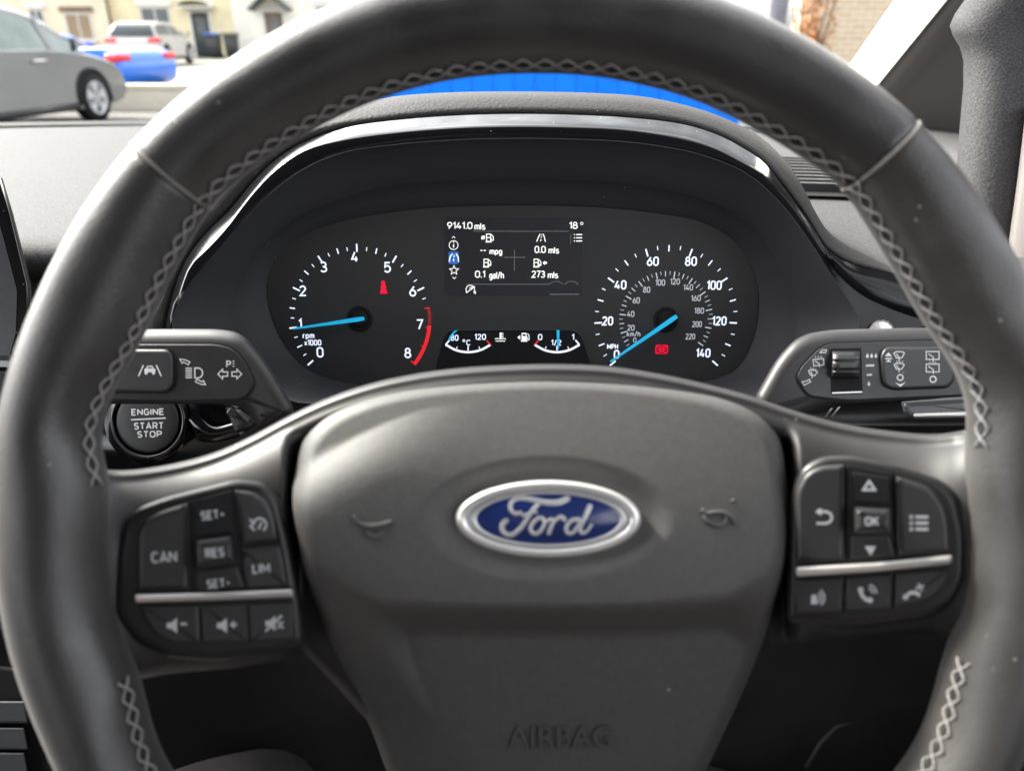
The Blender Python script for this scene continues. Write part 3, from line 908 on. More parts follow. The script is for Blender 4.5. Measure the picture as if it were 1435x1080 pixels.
# --- instrument hood, trim and surround
NA = 96
H1 = [(120, 520), (135, 470), (160, 415), (190, 345), (232, 280), (285, 228), (350, 186), (420, 160), (500, 143), (560, 133), (640, 128), (720, 127), (830, 129), (900, 134), (960, 146), (1010, 162), (1065, 190), (1093, 215), (1112, 240), (1129, 268), (1143, 296), (1159, 321), (1184, 341), (1212, 355), (1262, 380), (1340, 410)]
T0 = [(220, 520), (230, 470), (240, 420), (262, 362), (290, 326), (324, 292), (351, 259), (385, 225), (420, 202), (480, 180), (560, 168), (640, 162), (720, 160), (800, 161), (880, 165), (960, 175), (1010, 191), (1040, 207), (1070, 227), (1096, 258), (1123, 294), (1145, 327), (1159, 349), (1193, 370), (1250, 384), (1340, 415)]
T1 = [(226, 520), (236, 472), (250, 420), (268, 372), (290, 350), (317, 321), (351, 276), (385, 240), (426, 212), (480, 197), (560, 186), (640, 180), (720, 178), (800, 179), (880, 183), (960, 196), (1005, 210), (1040, 228), (1062, 240), (1095, 270), (1132, 317), (1150, 345), (1166, 366), (1196, 392), (1238, 416), (1340, 450)]
BZ = [(244, 474), (240, 445), (248, 418), (283, 377), (324, 329), (368, 281), (420, 240), (480, 214), (560, 202), (640, 196), (720, 194), (800, 195), (880, 199), (960, 211), (1010, 226), (1040, 239), (1076, 266), (1109, 302), (1137, 341), (1165, 385), (1190, 422), (1204, 445), (1203, 472)]


def arch(pts, D, n=NA):
    return [(p.x, p.y) for p in crv([(a[0], a[1]) for a in pts], n)], D


def arow(pts, D, n=NA, dy=0.0):
    q = crv([(a[0], a[1]) for a in pts], n)
    return [cp(p.x, p.y + dy, D) for p in q]


def mixrow(A, B_, t, D, n=NA):
    a, c = crv(A, n), crv(B_, n)
    return [cp(p.x * (1 - t) + q.x * t, p.y * (1 - t) + q.y * t, D) for p, q in zip(a, c)]


hoodm = MB().use('hood')
hoodm.loft([arow(H1, .66, dy=62), arow(H1, .60, dy=34), arow(H1, .56, dy=10), arow(H1, .522, dy=1.5), mixrow(H1, T0, .07, .505), mixrow(H1, T0, .18, .494), mixrow(H1, T0, .35, .4845), mixrow(H1, T0, .65, .4775), mixrow(H1, T0, .94, .4745), mixrow(H1, T0, 1.02, .479)])
hoodm.build('instrument_hood', dash)
tr = MB().use('gloss')
rows = []
for k in range(9):
    t = k / 8
    rows.append(mixrow(T0, T1, t, .4735 - .0175 * t + .0015 * t ** 6))
rows.append(mixrow(T1, T1, 0, .4575))
tr.loft(rows)
# lower fillets of the trim that run on beside the gauges
NB = 60
BZi = BZ
rows = [mixrow(T1, T1, 0, .4575, NB)]
bz = crv(BZ, NB)
t1c = crv(T1, NB)
tr.use('gloss_face')
tr.loft([[cp(p.x, p.y, .4575) for p in t1c], [cp(p.x * .5 + q.x * .5, p.y * .5 + q.y * .5, .4572) for p, q in zip(t1c, bz)], [cp(q.x, q.y, .4585) for q in bz]])
tr.build('gloss_trim', dash)
# side panel by the driver's door: gloss, with vent knob
sp = MB().use('gloss_face')
sp.loft([[cp(*p, d) for p in crv(r, 24)] for r, d in (
    ([(1159, 350), (1193, 376), (1245, 392), (1340, 425)], .459), ([(1163, 360), (1193, 392), (1238, 415), (1340, 452)], .452),
    ([(1176, 388), (1205, 420), (1250, 446), (1340, 470)], .462), ([(1206, 440), (1226, 470), (1260, 500), (1345, 510)], .470))])
sp.build('side_trim', dash)
kn = MB().use('barmetal')
kn.loft([[cp(1236 + rr * math.cos(2 * PI * i / 30) * (1 + .04 * (i % 2)), 466 + rr * math.sin(2 * PI * i / 30) * (1 + .04 * (i % 2)), d) for i in range(30)] for rr, d in ((19, .470), (18, .458), (15, .454), (6, .453))], close_u=True, cap1=True, smooth=False)
kn.build('vent_knob', dash)

# --- demister vent on the pad by the windscreen pillar
dv = MB().use('deep')
vc = lambda x, y, z=0: to_cam((x, y, CAM_Z - .1365 + z))
dv.loft([[vc(.255, .70, .001), vc(.50, .66, .001)], [vc(.30, .88, .001), vc(.50, .84, .001)]], smooth=False)
dv.use('matte')
for k in range(9):
    t = k / 8
    dv.box(vc(.385 + .03 * t, .705 + .165 * t, .004), (.235, .008, .009), rot=RC.transposed() @ Matrix.Rotation(R(-9), 3, 'Z'))
dv.build('demister_vent', dash)

# --- lower panels and footwell
lp = MB().use(mat('knee_panel_plastic', (0.05, 0.05, 0.052), 0.7, spec=0.3, bump=(700, .4), vary=(9, .25)))
lp.loft([[cp(x, y, d) for x in range(-500, 2101, 100)] for y, d in ((470, .60), (560, .585), (700, .60), (860, .66), (1000, .76), (1400, .9))])
lp.build('knee_panel', dash)
kp = MB().use('matte')
kp.tube([cp(1130, 1075, .60), cp(1150, 1040, .60), cp(1172, 1018, .60), cp(1195, 1012, .6)], .0022, 6)
kp.build('panel_seam', dash)

# --- start button panel
sb = MB().use('gloss')
sb.loft([[cp(*p, d) for p in crv(r, 20)] for r, d in (
    ([(60, 540), (160, 540), (260, 545), (345, 560)], .475), ([(60, 590), (160, 590), (260, 590), (345, 575)], .468),
    ([(60, 640), (160, 645), (260, 635), (345, 610)], .470), ([(60, 720), (160, 720), (260, 700), (345, 670)], .485))])
sb.build('start_button_panel', dash)
sb = MB().use('gloss')
sb.loft([[cp(*p, .458) for p in crv([(272, 572), (284, 588), (300, 598), (330, 592)], 16)], [cp(*p, .4545) for p in crv([(264, 586), (276, 602), (300, 608), (334, 600)], 16)], [cp(*p, .466) for p in crv([(262, 596), (276, 616), (300, 620), (336, 612)], 16)]])
sb.use('hood')
sb.plate(rounded([(316, 570), (338, 574), (360, 592), (346, 604), (330, 606)], 3), .452, .02, .004)
sb.build('column_finisher', dash)
# --- right hand lower strip
rs = MB().use('satin')
rs.loft([[cp(x, y, d) for x in range(1080, 1440, 30)] for y, d in ((560, .50), (572, .485), (594, .478), (597, .4785))])
rs.use('deep'); rs.loft([[cp(x, y, d) for x in range(1080, 1440, 30)] for y, d in ((597.5, .482), (640, .49), (700, .52))])
rs.use('barmetal')
for dx in (0, 9):
    rs.tube([cp(1156 + dx, 584, .474), cp(1170 + dx, 566, .474)], .0007, 6)
rs.build('lower_strip', dash)
lv = MB().use('satin')
lvo = rounded([(1262, 562), (1352, 552), (1400, 552), (1400, 586), (1278, 588), (1266, 578)], 4)
lv.use(mat('grey_lever_plastic', (0.12, 0.125, 0.13), 0.4, bump=(1500, .1), vary=(40, .05)))
lv.plate(lvo, .452, .02, .004)
lv.use('barmetal')
lv.plate(rounded([(1280, 579), (1400, 575), (1400, 584), (1280, 586)], 3), .4505, .004, .0015)
lo = thing('panel_lever', 'grey lever with bright metal edge below the wiper stalk', 'lever', cp(1310, 570, .46))
lv.build('lever_tab', lo)

# --- touchscreen at the far left
ts = thing('touchscreen', 'black glossy tablet edge at far left of dashboard', 'touchscreen', cp(-40, 380, .5))
b = MB().use('gloss')
to = rounded([(-260, 225), (-4, 236), (16, 290), (46, 405), (44, 470), (30, 520), (-260, 520)], [10, 8, 8, 8, 8, 8, 8])
b.plate(to, .50, .014, .003); b.build('bezel', ts)
b = MB().use('screen'); b.poly(inset(to, 22), pm(.4996)); b.build('display_glass', ts)
b = MB().use('satin'); b.tube([cp(1, 250, .4985), cp(16, 300, .4985), cp(40, 400, .4985), cp(40, 470, .4985)], .0012, 6); b.build('edge_rail', ts)

# --- centre console slats, bottom left
cc = thing('centre_console', 'grey slatted centre console at lower left edge', 'console', cp(-40, 1030, .5))
b = MB().use(mat('console_grey', (0.06, 0.062, 0.066), 0.5, bump=(900, .15), vary=(30, .06)))
for k, y in enumerate((980, 1017, 1052, 1090, 1130)):
    b.plate(rounded([(-200, y), (34, y + 2), (40, y + 33), (-200, y + 31)], 2), .52, .02, .0015)
b.build('slats', cc)
b = MB().use('deep'); b.plate(rounded([(-260, 900), (60, 940), (70, 1250), (-260, 1250)], 6), .535, .05, .003); b.build('console_body', cc)

# --- windscreen pillar and woven trim
pl = thing('windscreen_pillar', 'cream edged windscreen pillar with woven grey trim on the driver side', 'pillar', cp(1250, 100, .7))
b = MB().use('whitetrim')
A0, A1, B0, B1 = cp(1088, 240, 1.22), cp(1318, -92, .83), cp(1124, 250, 1.05), cp(1404, -92, .66)  # strip coloured pale and turned sunward so it reads as sunlit white
rows = []
for k in range(25):
    t = k / 12
    l, r_ = A0.lerp(A1, t), B0.lerp(B1, t)
    rows.append([l + Vector((0.006, 0, -.02)), l, l.lerp(r_, .25), l.lerp(r_, .5), l.lerp(r_, .75), l.lerp(r_, .93) + Vector((0, 0, .002)), r_ + Vector((0, 0, -.002)), r_ + Vector((0.004, 0, -.03))])
b.loft(rows); b.build('outer_strip', pl)
b = MB().use('brownpanel')
rows = []
for k in range(25):
    t = k / 12
    r_ = B0.lerp(B1, t) + Vector((0.001, 0, -.01))
    rows.append([r_, r_ + Vector((.010, -.006, .016)), r_ + Vector((.022, -.012, .005)), r_ + Vector((.05, -.03, -.004)), r_ + Vector((.12, -.07, -.010)), r_ + Vector((.30, -.17, -.02))])
b.loft(rows); b.build('inner_panel', pl)
b = MB().use('pillar')
rows = []
for y, xl in ((-420, 1500), (-250, 1455), (-140, 1420), (-60, 1395), (-30, 1372), (0, 1352), (20, 1338), (36, 1331), (50, 1335), (66, 1345), (85, 1350), (120, 1350), (200, 1343), (300, 1335), (380, 1328), (460, 1322)):
    row = []
    for k in range(15):
        a = PI * k / 14
        w = 130
        row.append(cp(xl + w * (1 - math.cos(a)) / 2, y, .60 - .035 * math.sin(a)))
    rows.append(row)
b.loft(rows); b.build('woven_trim', pl)
b = MB().use('brownpanel')
b.loft([[cp(x0 + dx, y, d) for dx, d in ((0, .575), (2, .555), (10, .548), (60, .54), (140, .56))] for y, x0 in ((150, 1437), (250, 1425), (350, 1411), (450, 1398))])
b.build('door_edge', pl)

# ================================================================== INSTRUMENT CLUSTER
CY, CD, KT = 447.0, .520, 2.1e-4


def PD(x, y, eps=0.0):
    return CD / (1 - KT * (y - CY)) - eps


def plmap(eps):
    return lambda x, y: cp(x, y, PD(x, y, eps))


TAU = R(12.3)
cl = thing('instrument_cluster', 'black instrument cluster with two white dials, cyan needles and trip display', 'instrument cluster', cp(717, CY, CD))
CC = (718, 425)
loop = [(p.x, p.y) for p in crv(BZ, 80)] + [(1195, 500), (1140, 540), (1040, 570), (720, 580), (420, 565), (300, 530), (252, 500)]
plate_o = [(374, 402), (383, 368), (410, 340), (455, 317), (520, 302), (600, 292), (720, 288), (840, 291), (920, 299), (985, 312), (1035, 343), (1060, 395), (1062, 440), (1050, 488), (1025, 522), (900, 545), (720, 550), (560, 545), (440, 523), (400, 484), (380, 440)]
plate_o = [(p.x, p.y) for p in crv(plate_o, 120, closed=True)]
NP = 160
lo_, po_ = polar(loop, CC, NP), polar(plate_o, CC, NP)
b = MB().use('cone')
rows = []
for t, d in ((-.012, .4600), (0, .4575), (.006, .4578), (.02, .4595), (.12, .468), (.45, .490), (.60, .4975), (.62, .4995), (.80, .512), (.97, None), (1.0, None)):
    row = []
    for p, q in zip(lo_, po_):
        x, y = p.x * (1 - t) + q.x * t, p.y * (1 - t) + q.y * t
        D = PD(x, y) - (.0015 if t == .97 else -.001) if d is None else d + (PD(x, y) - CD) * t
        row.append(cp(x, y, D))
    rows.append(row)
b.loft(rows, close_u=True)
b.build('surround', cl)
b = MB().use('dial')
b.poly([(p.x, p.y) for p in polar(plate_o, CC, NP)], plmap(0))
b.build('dial_plate', cl, normals=False)


def dialmap(cx, cy, eps):
    """dial face: x, y-down in px about the dial's own centre, lying in the cluster's raked plane"""
    c = cp(cx, cy, PD(cx, cy))
    s = PD(cx, cy) / F
    ex = Vector((1, 0, 0)); ey = Vector((0, 1.0, math.tan(TAU))); nn = Vector((0, -math.sin(TAU), math.cos(TAU)))
    return lambda x, y: c + ex * (x * s) + ey * (-y * s) + nn * eps


def pol(r, a):
    return (r * math.cos(R(a)), -r * math.sin(R(a)))


def needle(parent, mp_, tip, tail, w0, w1, eps0):
    b = MB().use('needle')
    t, s = Vector(tip), Vector(tail)
    d = (t - s).normalized(); n = Vector((-d.y, d.x))
    o = [s + n * w0 * .8, s - n * w0 * .8, s + d * 10 - n * w0, t - n * w1, t + d * 1.0, t + n * w1, s + d * 10 + n * w0]
    top = [mp_(p.x, p.y, eps0 + .0016) for p in o]
    ins = [mp_(p.x * .96 + (s.x + t.x) * .02, p.y * .96 + (s.y + t.y) * .02, eps0 + .0020) for p in o]
    bot = [mp_(p.x, p.y, eps0) for p in o]
    b.loft([bot, top], close_u=True, smooth=False, cap0=True, cap1=True)
    return b.build('needle', parent)


def hub(parent, mp_):
    b = MB().use('deep')
    b.loft([[mp_(r * math.cos(2 * PI * k / 36), r * math.sin(2 * PI * k / 36), e) for k in range(36)] for r, e in ((17.5, 0.0003), (17.0, .0012), (14.5, .0016), (13.5, .0010), (10.5, .0010), (10, .0030), (8.5, .0036))], close_u=True, cap1=True)
    b.build('needle_hub', parent)


def dial_common(cx, cy):
    return lambda x, y, e=0.0: dialmap(cx, cy, e)(x, y)


# tachometer
TX, TY = 504.5, 446.5
mp3 = dial_common(TX, TY)
mk = lambda x, y: mp3(x, y, .0003)
b = MB().use('mark')
for i in range(0, 27):
    v = i / 4
    a = 220 - 32.5 * v
    ln = 10.5 if i % 4 == 0 else (7.5 if i % 2 == 0 else 5.0)
    w = 2.1 if i % 4 == 0 else (1.7 if i % 2 == 0 else 1.2)
    if v > 6.3: continue
    off = 100.5 if i % 4 == 0 else 98.5 if i % 2 == 0 else 97
    b.stroke([pol(off - ln, a), pol(off, a)], w, mk)
for n_, px, py in ((0, 446, 493), (1, 420.5, 453.5), (2, 427, 408.5), (3, 457.5, 376.5), (4, 501, 363), (5, 545.5, 377), (6, 579.5, 409), (7, 588, 454.5), (8, 570, 494)):
    b.stext(str(n_), px - TX, py - TY, 14.6, mk, 2.1, width=(5.0 if n_ == 1 else 9.8))
b.stext('rpm', 431 - TX, 469.5 - TY, 8.6, mk, 1.5, width=16.5)
b.stext('x1000', 436.5 - TX, 479.5 - TY, 8.2, mk, 1.4, width=24)
b.use('mark_red')
b.stroke([pol(97.5, 220 - 32.5 * (6.93 + 1.07 * k / 24)) for k in range(25)], [5.2] * 25, mk)
b.stroke([pol(91, -40), pol(100, -40)], 1.8, mk)
b.stroke([pol(92, 220 - 32.5 * 7), pol(97, 220 - 32.5 * 7)], 1.5, mk)
b.stroke([pol(92, 220 - 32.5 * 7.5), pol(97, 220 - 32.5 * 7.5)], 1.2, mk)
b.stroke([pol(92, 220 - 32.5 * 6.5), pol(99, 220 - 32.5 * 6.5)], 1.4, mk)
for k in range(7):
    a = 220 - 32.5 * (6.52 + .058 * k)
    b.stroke([pol(95.5, a), pol(100, a)], 1.0, mk)
tach = b.build('tachometer', cl, normals=False)
hub(tach, mp3)
needle(tach, mp3, (412.8 - TX, 459.2 - TY), (512 - TX, 445.2 - TY), 2.9, 1.0, .0034)
b = MB().use('lamp_red')
lampm = lambda x, y: mp3(x, y, .0003)
lx, ly = 539 - TX, 404 - TY
b.disc(lx, ly - 6.2, 3.0, lampm); b.poly([(lx - 3.6, ly + 6), (lx - 3.8, ly - 2), (lx - 2, ly - 4), (lx + 2, ly - 4), (lx + 3.8, ly - 2), (lx + 3.6, ly + 6)], lampm)
b.poly([(lx - 5.2, ly + 8.5), (lx - 4.6, ly + 4.5), (lx + 4.6, ly + 4.5), (lx + 5.2, ly + 8.5)], lambda x, y: mp3(x, y, .0005))
o = b.build('warning_lamp', tach, normals=False); o['label'] = 'red seat belt warning symbol lit on the rev counter'

# speedometer
SX, SY = 933.0, 447.5
sp3 = dial_common(SX, SY)
mk2 = lambda x, y: sp3(x, y, .0003)
b = MB().use('mark')
for i in range(0, 29):
    v = i * 5
    a = 220 - 260 / 140 * v
    major, half = v % 20 == 0, v % 10 == 0
    ln, w = (10.5, 2.1) if major else ((8.5, 1.7) if half else (5.5, 1.1))
    b.stroke([pol(100 - ln, a), pol(100, a)], w, mk2)
for n_, px, py, w in ((0, 865.5, 496, 8), (20, 851.5, 449.5, 15.5), (40, 868, 400.5, 16.5), (60, 911.5, 369, 16.5), (80, 964, 369, 16.5), (100, 998, 401, 21), (120, 1008, 449.5, 20.5), (140, 988, 494, 20.5)):
    b.stext(str(n_), px - SX, py - SY, 12.6, mk2, 2.0, width=w)
b.stext('MPH', 859.5 - SX, 485 - SY, 7.4, mk2, 1.3, width=15.5)
b.use('mark_dim')
for i in range(0, 45):
    v = i * 5
    a = 220 - 260 / 140 * v * .6214
    major, half = v % 20 == 0, v % 10 == 0
    if v > 222: continue
    ln, w = (9.0, 1.4) if major else ((7, 1.15) if half else (5, .75))
    b.stroke([pol(65.5 - ln, a), pol(65.5, a)], w, mk2)
for n_, px, py in ((20, 884.5, 459), (40, 883.5, 440), (60, 890.5, 421.5), (80, 904.5, 407), (100, 923, 397.5), (120, 943.5, 396), (140, 962, 404), (160, 973.5, 418.5), (180, 979, 435.5), (200, 977, 454), (220, 968.5, 471)):
    b.stext(str(n_), px - SX, py - SY, 8.2, mk2, 1.0, width=10 if n_ < 100 else 13.4)
b.stext('0', 890.5 - SX, 476 - SY, 6.5, mk2, .9, width=4.5)
b.stext('km/h', 888.5 - SX, 467.5 - SY, 7.2, mk2, .95, width=19)
spd = b.build('speedometer', cl, normals=False)
hub(spd, sp3)
needle(spd, sp3, (856.5 - SX, 504.5 - SY), (946.5 - SX, 442 - SY), 3.0, 1.0, .0034)
b = MB().use('lamp_red')
bx, by = 929 - SX, 489 - SY
lm = lambda x, y: sp3(x, y, .0003)
b.poly(rounded([(bx - 9, by - 6.5), (bx + 9, by - 6.5), (bx + 9, by + 6.5), (bx - 9, by + 6.5)], 3.2), lm)
b.use('deep'); lm2 = lambda x, y: sp3(x, y, .0006)
b.ring(bx, by, 5.0, 1.0, lm2); b.stroke([(bx, by - 2.6), (bx, by + .8)], 1.2, lm2); b.disc(bx, by + 2.4, .7, lm2, n=10)
b.stroke([(bx - 5.8, by - 4), (bx - 7, by), (bx - 5.8, by + 4)], .9, lm2); b.stroke([(bx + 5.8, by - 4), (bx + 7, by), (bx + 5.8, by + 4)], .9, lm2)
o = b.build('warning_lamp', spd, normals=False); o['label'] = 'red brake warning symbol lit below the speed needle'

# small gauges
b = MB().use('deep')
win = rounded([(626, 462.5), (812, 462.5), (827, 506), (827, 520), (610, 520), (613, 504)], [10, 16, 4, 2, 2, 4])
b.poly(win, plmap(.0003)); b.use('cone')
b.tube([cp(p[0], p[1], PD(*p, .0006)) for p in win[:26]], .0004, 6)
b.build('gauge_window', cl, normals=False)
g2 = plmap(.0006)


def small_gauge(name, cx, red_left, label):
    b = MB().use('mark')
    arc = crv([(cx - 31.5, 482.8), (cx - 17, 490.5), (cx, 493.4), (cx + 17, 490.5), (cx + 31.5, 483)], 30)
    b.stroke([(p.x, p.y) for p in arc], 3.0, g2)
    b.stroke([(cx, 484.5), (cx, 491)], 1.6, g2)
    for s in (-1, 1): b.stroke([(cx + s * 15.2, 485.5), (cx + s * 16.2, 488.6)], 1.1, g2)
    red = -1 if red_left else 1
    b.stroke([(cx - red * 26, 476.5), (cx - red * 31.5, 483)], 2.0, g2)
    b.use('mark_red'); b.stroke([(cx + red * 26, 477), (cx + red * 32, 484)], 2.0, g2)
    return b


b = small_gauge('temperature', 656, False, '')
b.use('mark'); b.stext('80', 637, 473.2, 8.4, g2, 1.3, width=11); b.stext('120', 673, 472, 8.4, g2, 1.3, width=16); b.stext('C', 656.5, 480, 8, g2, 1.2, width=6); b.ring(650, 477.3, 1.5, .9, g2, n=14)
b.use('screen_text')
b.stroke([(701.5, 466), (701.5, 474)], 2.4, g2)
for dy in (0, 2.6, 5.2): b.stroke([(702, 467 + dy), (705.5, 467 + dy)], .9, g2)
b.stroke([(693.5, 475), (697, 474.2), (701.5, 475.2), (706, 474.2), (709, 475)], 1.0, g2); b.stroke([(694.5, 477.8), (708, 477.8)], .9, g2)
tg = b.build('temperature_gauge', cl, normals=False)
b = MB().use('needle'); gp = lambda x, y, e: cp(x, y, PD(x, y, .0006 + e))
o_ = [(641.5, 462.5), (636.5, 463.5), (630.5, 470.5), (627.5, 477.5), (630, 476.5), (633.5, 470)]
b.loft([[gp(x, y, 0) for x, y in o_], [gp(x, y, .0012) for x, y in o_]], close_u=True, smooth=False, cap1=True); b.build('needle', tg)
b = small_gauge('fuel', 780.5, True, '')
b.use('mark'); b.stext('0', 757, 472.3, 8.6, g2, 1.3, width=6); b.stext('1', 803, 472.2, 8.6, g2, 1.3, width=3.6); b.stext('1/2', 779.6, 480, 8, g2, 1.2, width=14.5)
b.use('screen_text')
b.poly([(725, 472.7), (729, 469.5), (729, 476)], g2); b.poly(rounded([(731, 466.5), (738, 466.5), (738, 477.5), (731, 477.5)], .8), g2)
b.stroke([(730, 478), (739, 478)], 1.2, g2); b.stroke([(739, 467.5), (741.3, 469.5), (741.6, 475.5), (740, 476.5), (739, 475), (739, 472)], .9, g2)
b.use('deep'); b.poly([(732.2, 468), (736.8, 468), (736.8, 471), (732.2, 471)], plmap(.0009))
fg = b.build('fuel_gauge', cl, normals=False)
b = MB().use('needle'); o_ = [(779.9, 462.6), (784.3, 462.6), (783.3, 489), (781.2, 489)]
b.loft([[gp(x, y, 0) for x, y in o_], [gp(x, y, .0014) for x, y in o_]], close_u=True, smooth=False, cap1=True); b.build('needle', fg)

# trip display
b = MB().use('screen'); b.poly(rounded([(623.5, 305), (816, 305), (816, 414), (623.5, 414)], 1.5), plmap(.0003)); scr = b.build('trip_display', cl, normals=False)
b = MB().use('screen_text'); t_ = plmap(.0006)


def ztx(s, zx, zy, zcap, w, bold=.01): b.stext(s, 610 + zx / 6.239, 290 + zy / 6.239, zcap / 6.239, t_, 1.45, width=w / 6.239, gap=.2)


def zst(pts, w, closed=False, mp_=None): b.stroke([(610 + x / 6.239, 290 + y / 6.239) for x, y in pts], w / 6.239, mp_ or t_, closed=closed)


ztx('9141.0', 214, 163, 62, 222, .012); ztx('mls', 390, 170, 62, 96); ztx('18', 1208, 162, 62, 76, .012)
b.ring(610 + 1281 / 6.239, 290 + 145 / 6.239, 1.7, .9, t_, n=16)
ztx('--', 418, 378, 60, 56, .012); ztx('mpg', 529, 388, 56, 112); ztx('0.0', 917, 372, 62, 98, .012); ztx('mls', 1036, 379, 60, 94)
ztx('0.1', 392, 588, 62, 90, .012); ztx('gal/h', 536, 597, 62, 130); ztx('273', 901, 588, 62, 118, .012); ztx('mls', 1029, 595, 60, 92)


def pump(x, y):
    zst([(x - 26, y - 30), (x + 10, y - 30), (x + 10, y + 34), (x - 26, y + 34)], 8, True); zst([(x - 34, y + 38), (x + 18, y + 38)], 8)
    zst([(x - 24, y), (x + 8, y)], 8); zst([(x + 14, y - 26), (x + 32, y - 10), (x + 34, y + 22), (x + 22, y + 28), (x + 16, y + 8)], 7)


def road(x, y):
    zst([(x - 38, y + 34), (x - 22, y - 5), (x - 8, y - 34)], 8); zst([(x + 38, y + 34), (x + 30, y - 5), (x + 18, y - 34)], 8)
    zst([(x - 4, y + 30), (x + 1, y + 12)], 7); zst([(x + 2, y), (x + 4, y - 14)], 6); zst([(x + 5, y - 22), (x + 6, y - 32)], 5)


pump(474, 268); b.ring(610 + 418 / 6.239, 290 + 268 / 6.239, 2.0, 1.3, t_, n=16); zst([(404, 284), (432, 252)], 6)
road(924, 270); pump(452, 487); pump(890, 487)
b.poly([(610 + x / 6.239, 290 + y / 6.239) for x, y in ((938, 489), (958, 470), (958, 480), (976, 480), (976, 498), (958, 498), (958, 508))], t_)
for k in range(3):
    zst([(1232, 242 + 28 * k), (1284, 242 + 28 * k)], 9); b.disc(610 + 1217 / 6.239, 290 + (242 + 28 * k) / 6.239, .9, t_, n=10)
b.ring(610 + 160 / 6.239, 290 + 334 / 6.239, 6.2, .9, t_); zst([(160, 325), (160, 356)], 9); b.disc(610 + 160 / 6.239, 290 + 308 / 6.239, .9, t_, n=10)
zst([(122, 480), (130, 435), (150, 408)], 9); zst([(204, 480), (200, 440), (182, 408)], 9); zst([(160, 476), (161, 452)], 8); zst([(163, 440), (165, 420)], 7)
star = []
for k in range(10):
    rr = 42 if k % 2 == 0 else 18
    star.append((164 + rr * math.sin(PI * k / 5), 554 - rr * math.cos(PI * k / 5)))
zst(star, 6, True)
zst([(146, 272), (160, 258), (174, 272)], 5); zst([(150, 612), (166, 628), (182, 612)], 5)
b.ring(610 + 306 / 6.239, 290 + 722 / 6.239, 6.0, 1.0, t_, a0=-40, a1=215); zst([(270, 752), (346, 694)], 7); zst([(296, 712), (322, 700), (318, 724)], 6); zst([(335, 745), (350, 758), (352, 735)], 6)
b.build('display_text', scr, normals=False)
b = MB().use('screen_line')
zst([(330, 213), (1170, 213)], 4); zst([(270, 676), (1000, 676)], 4); zst([(600, 441), (790, 441)], 4); zst([(692, 375), (692, 560)], 4); zst([(1184, 240), (1184, 330)], 4)
for cx in (1056, 1190): b.ring(610 + cx / 6.239, 290 + 700 / 6.239, 10.5, .6, t_, a0=25, a1=155, ry=8)
zst([(1000, 764), (1255, 764)], 6)
b.build('display_lines', scr, normals=False)
b = MB().use('screen_blue'); b.poly(rounded([(628.5, 352.5), (643, 352.5), (643, 370), (628.5, 370)], 3), plmap(.00045)); b.build('menu_highlight', scr, normals=False)
b = MB().use('lens')
b.poly([(p.x, p.y) for p in [q * .94 + Vector(CC) * .06 for q in lo_]], lambda x, y: cp(x, y, .478))
b.build('clear_lens', cl, normals=False)

# ================================================================== COLUMN, STALKS, START BUTTON
sc_ = thing('steering_column', 'matte black steering column shroud behind the wheel hub', 'steering column', cp(730, 640, .42))
b = MB().use('deep')
sec = rounded([(-.098, .000), (-.07, .0015), (.07, .0015), (.105, .000), (.09, -.11), (-.08, -.11)], .012, 5)
b.loft([[Vector((p[0] * k + .006, p[1] * k + dy, -d)) for p in sec] for d, k, dy in ((.33, .90, -.012), (.335, .92, -.009), (.40, .92, -.008), (.47, .9, -.012), (.56, .9, -.03))], close_u=True, cap0=True)
b.build('shroud', sc_)


def outline(pts, n=90):
    return [(p.x, p.y) for p in crv(pts, n, closed=True)]


LS = .385
ls = thing('indicator_stalk', 'left indicator and headlamp stalk with white lane and lamp symbols', 'stalk', cp(300, 520, LS))
b = MB().use('spoke')
body = rounded([(90, 466), (206, 461), (306, 461), (338, 466), (372, 505), (414, 574), (404, 592), (362, 600), (346, 575), (322, 566), (236, 566), (90, 566)], [10, 30, 30, 18, 30, 12, 8, 6, 16, 14, 30, 10], 8)
b.plate(body, LS, .022, .0075, steps=6); b.build('stalk_body', ls)
b = MB().use('satin')
pan = rounded([(90, 483), (200, 481.5), (303, 481.5), (327, 487), (345, 508), (357, 535), (352, 550), (338, 561), (236, 563), (90, 560)], [6, 10, 10, 14, 12, 8, 8, 10, 10, 6])
b.plate(pan, LS - .0006, .004, .0012); b.use('deep')
b.stroke(pan, 1.6, pm(LS - .00035), closed=True)
b.use('icon_bright'); m_ = pm(LS - .0009)
# headlamp symbol
b.stroke([(273, 515.5), (277, 515.5)] + [(277 + 7 * math.sin(PI * k / 10), 522.5 - 7 * math.cos(PI * k / 10)) for k in range(1, 10)] + [(277, 529.5), (273, 529.5)], 1.7, m_, closed=True)
for k in range(5): b.stroke([(260, 516 + 3.2 * k), (269, 516 + 3.2 * k)], 1.7, m_)
b.stroke([(252, 503), (255, 509), (257, 507), (264, 511), (266, 507), (259, 504)], 1.3, m_, closed=True)
b.stroke([(288, 539), (285, 533), (283, 535), (276, 531), (274, 535), (281, 538)], 1.3, m_, closed=True)
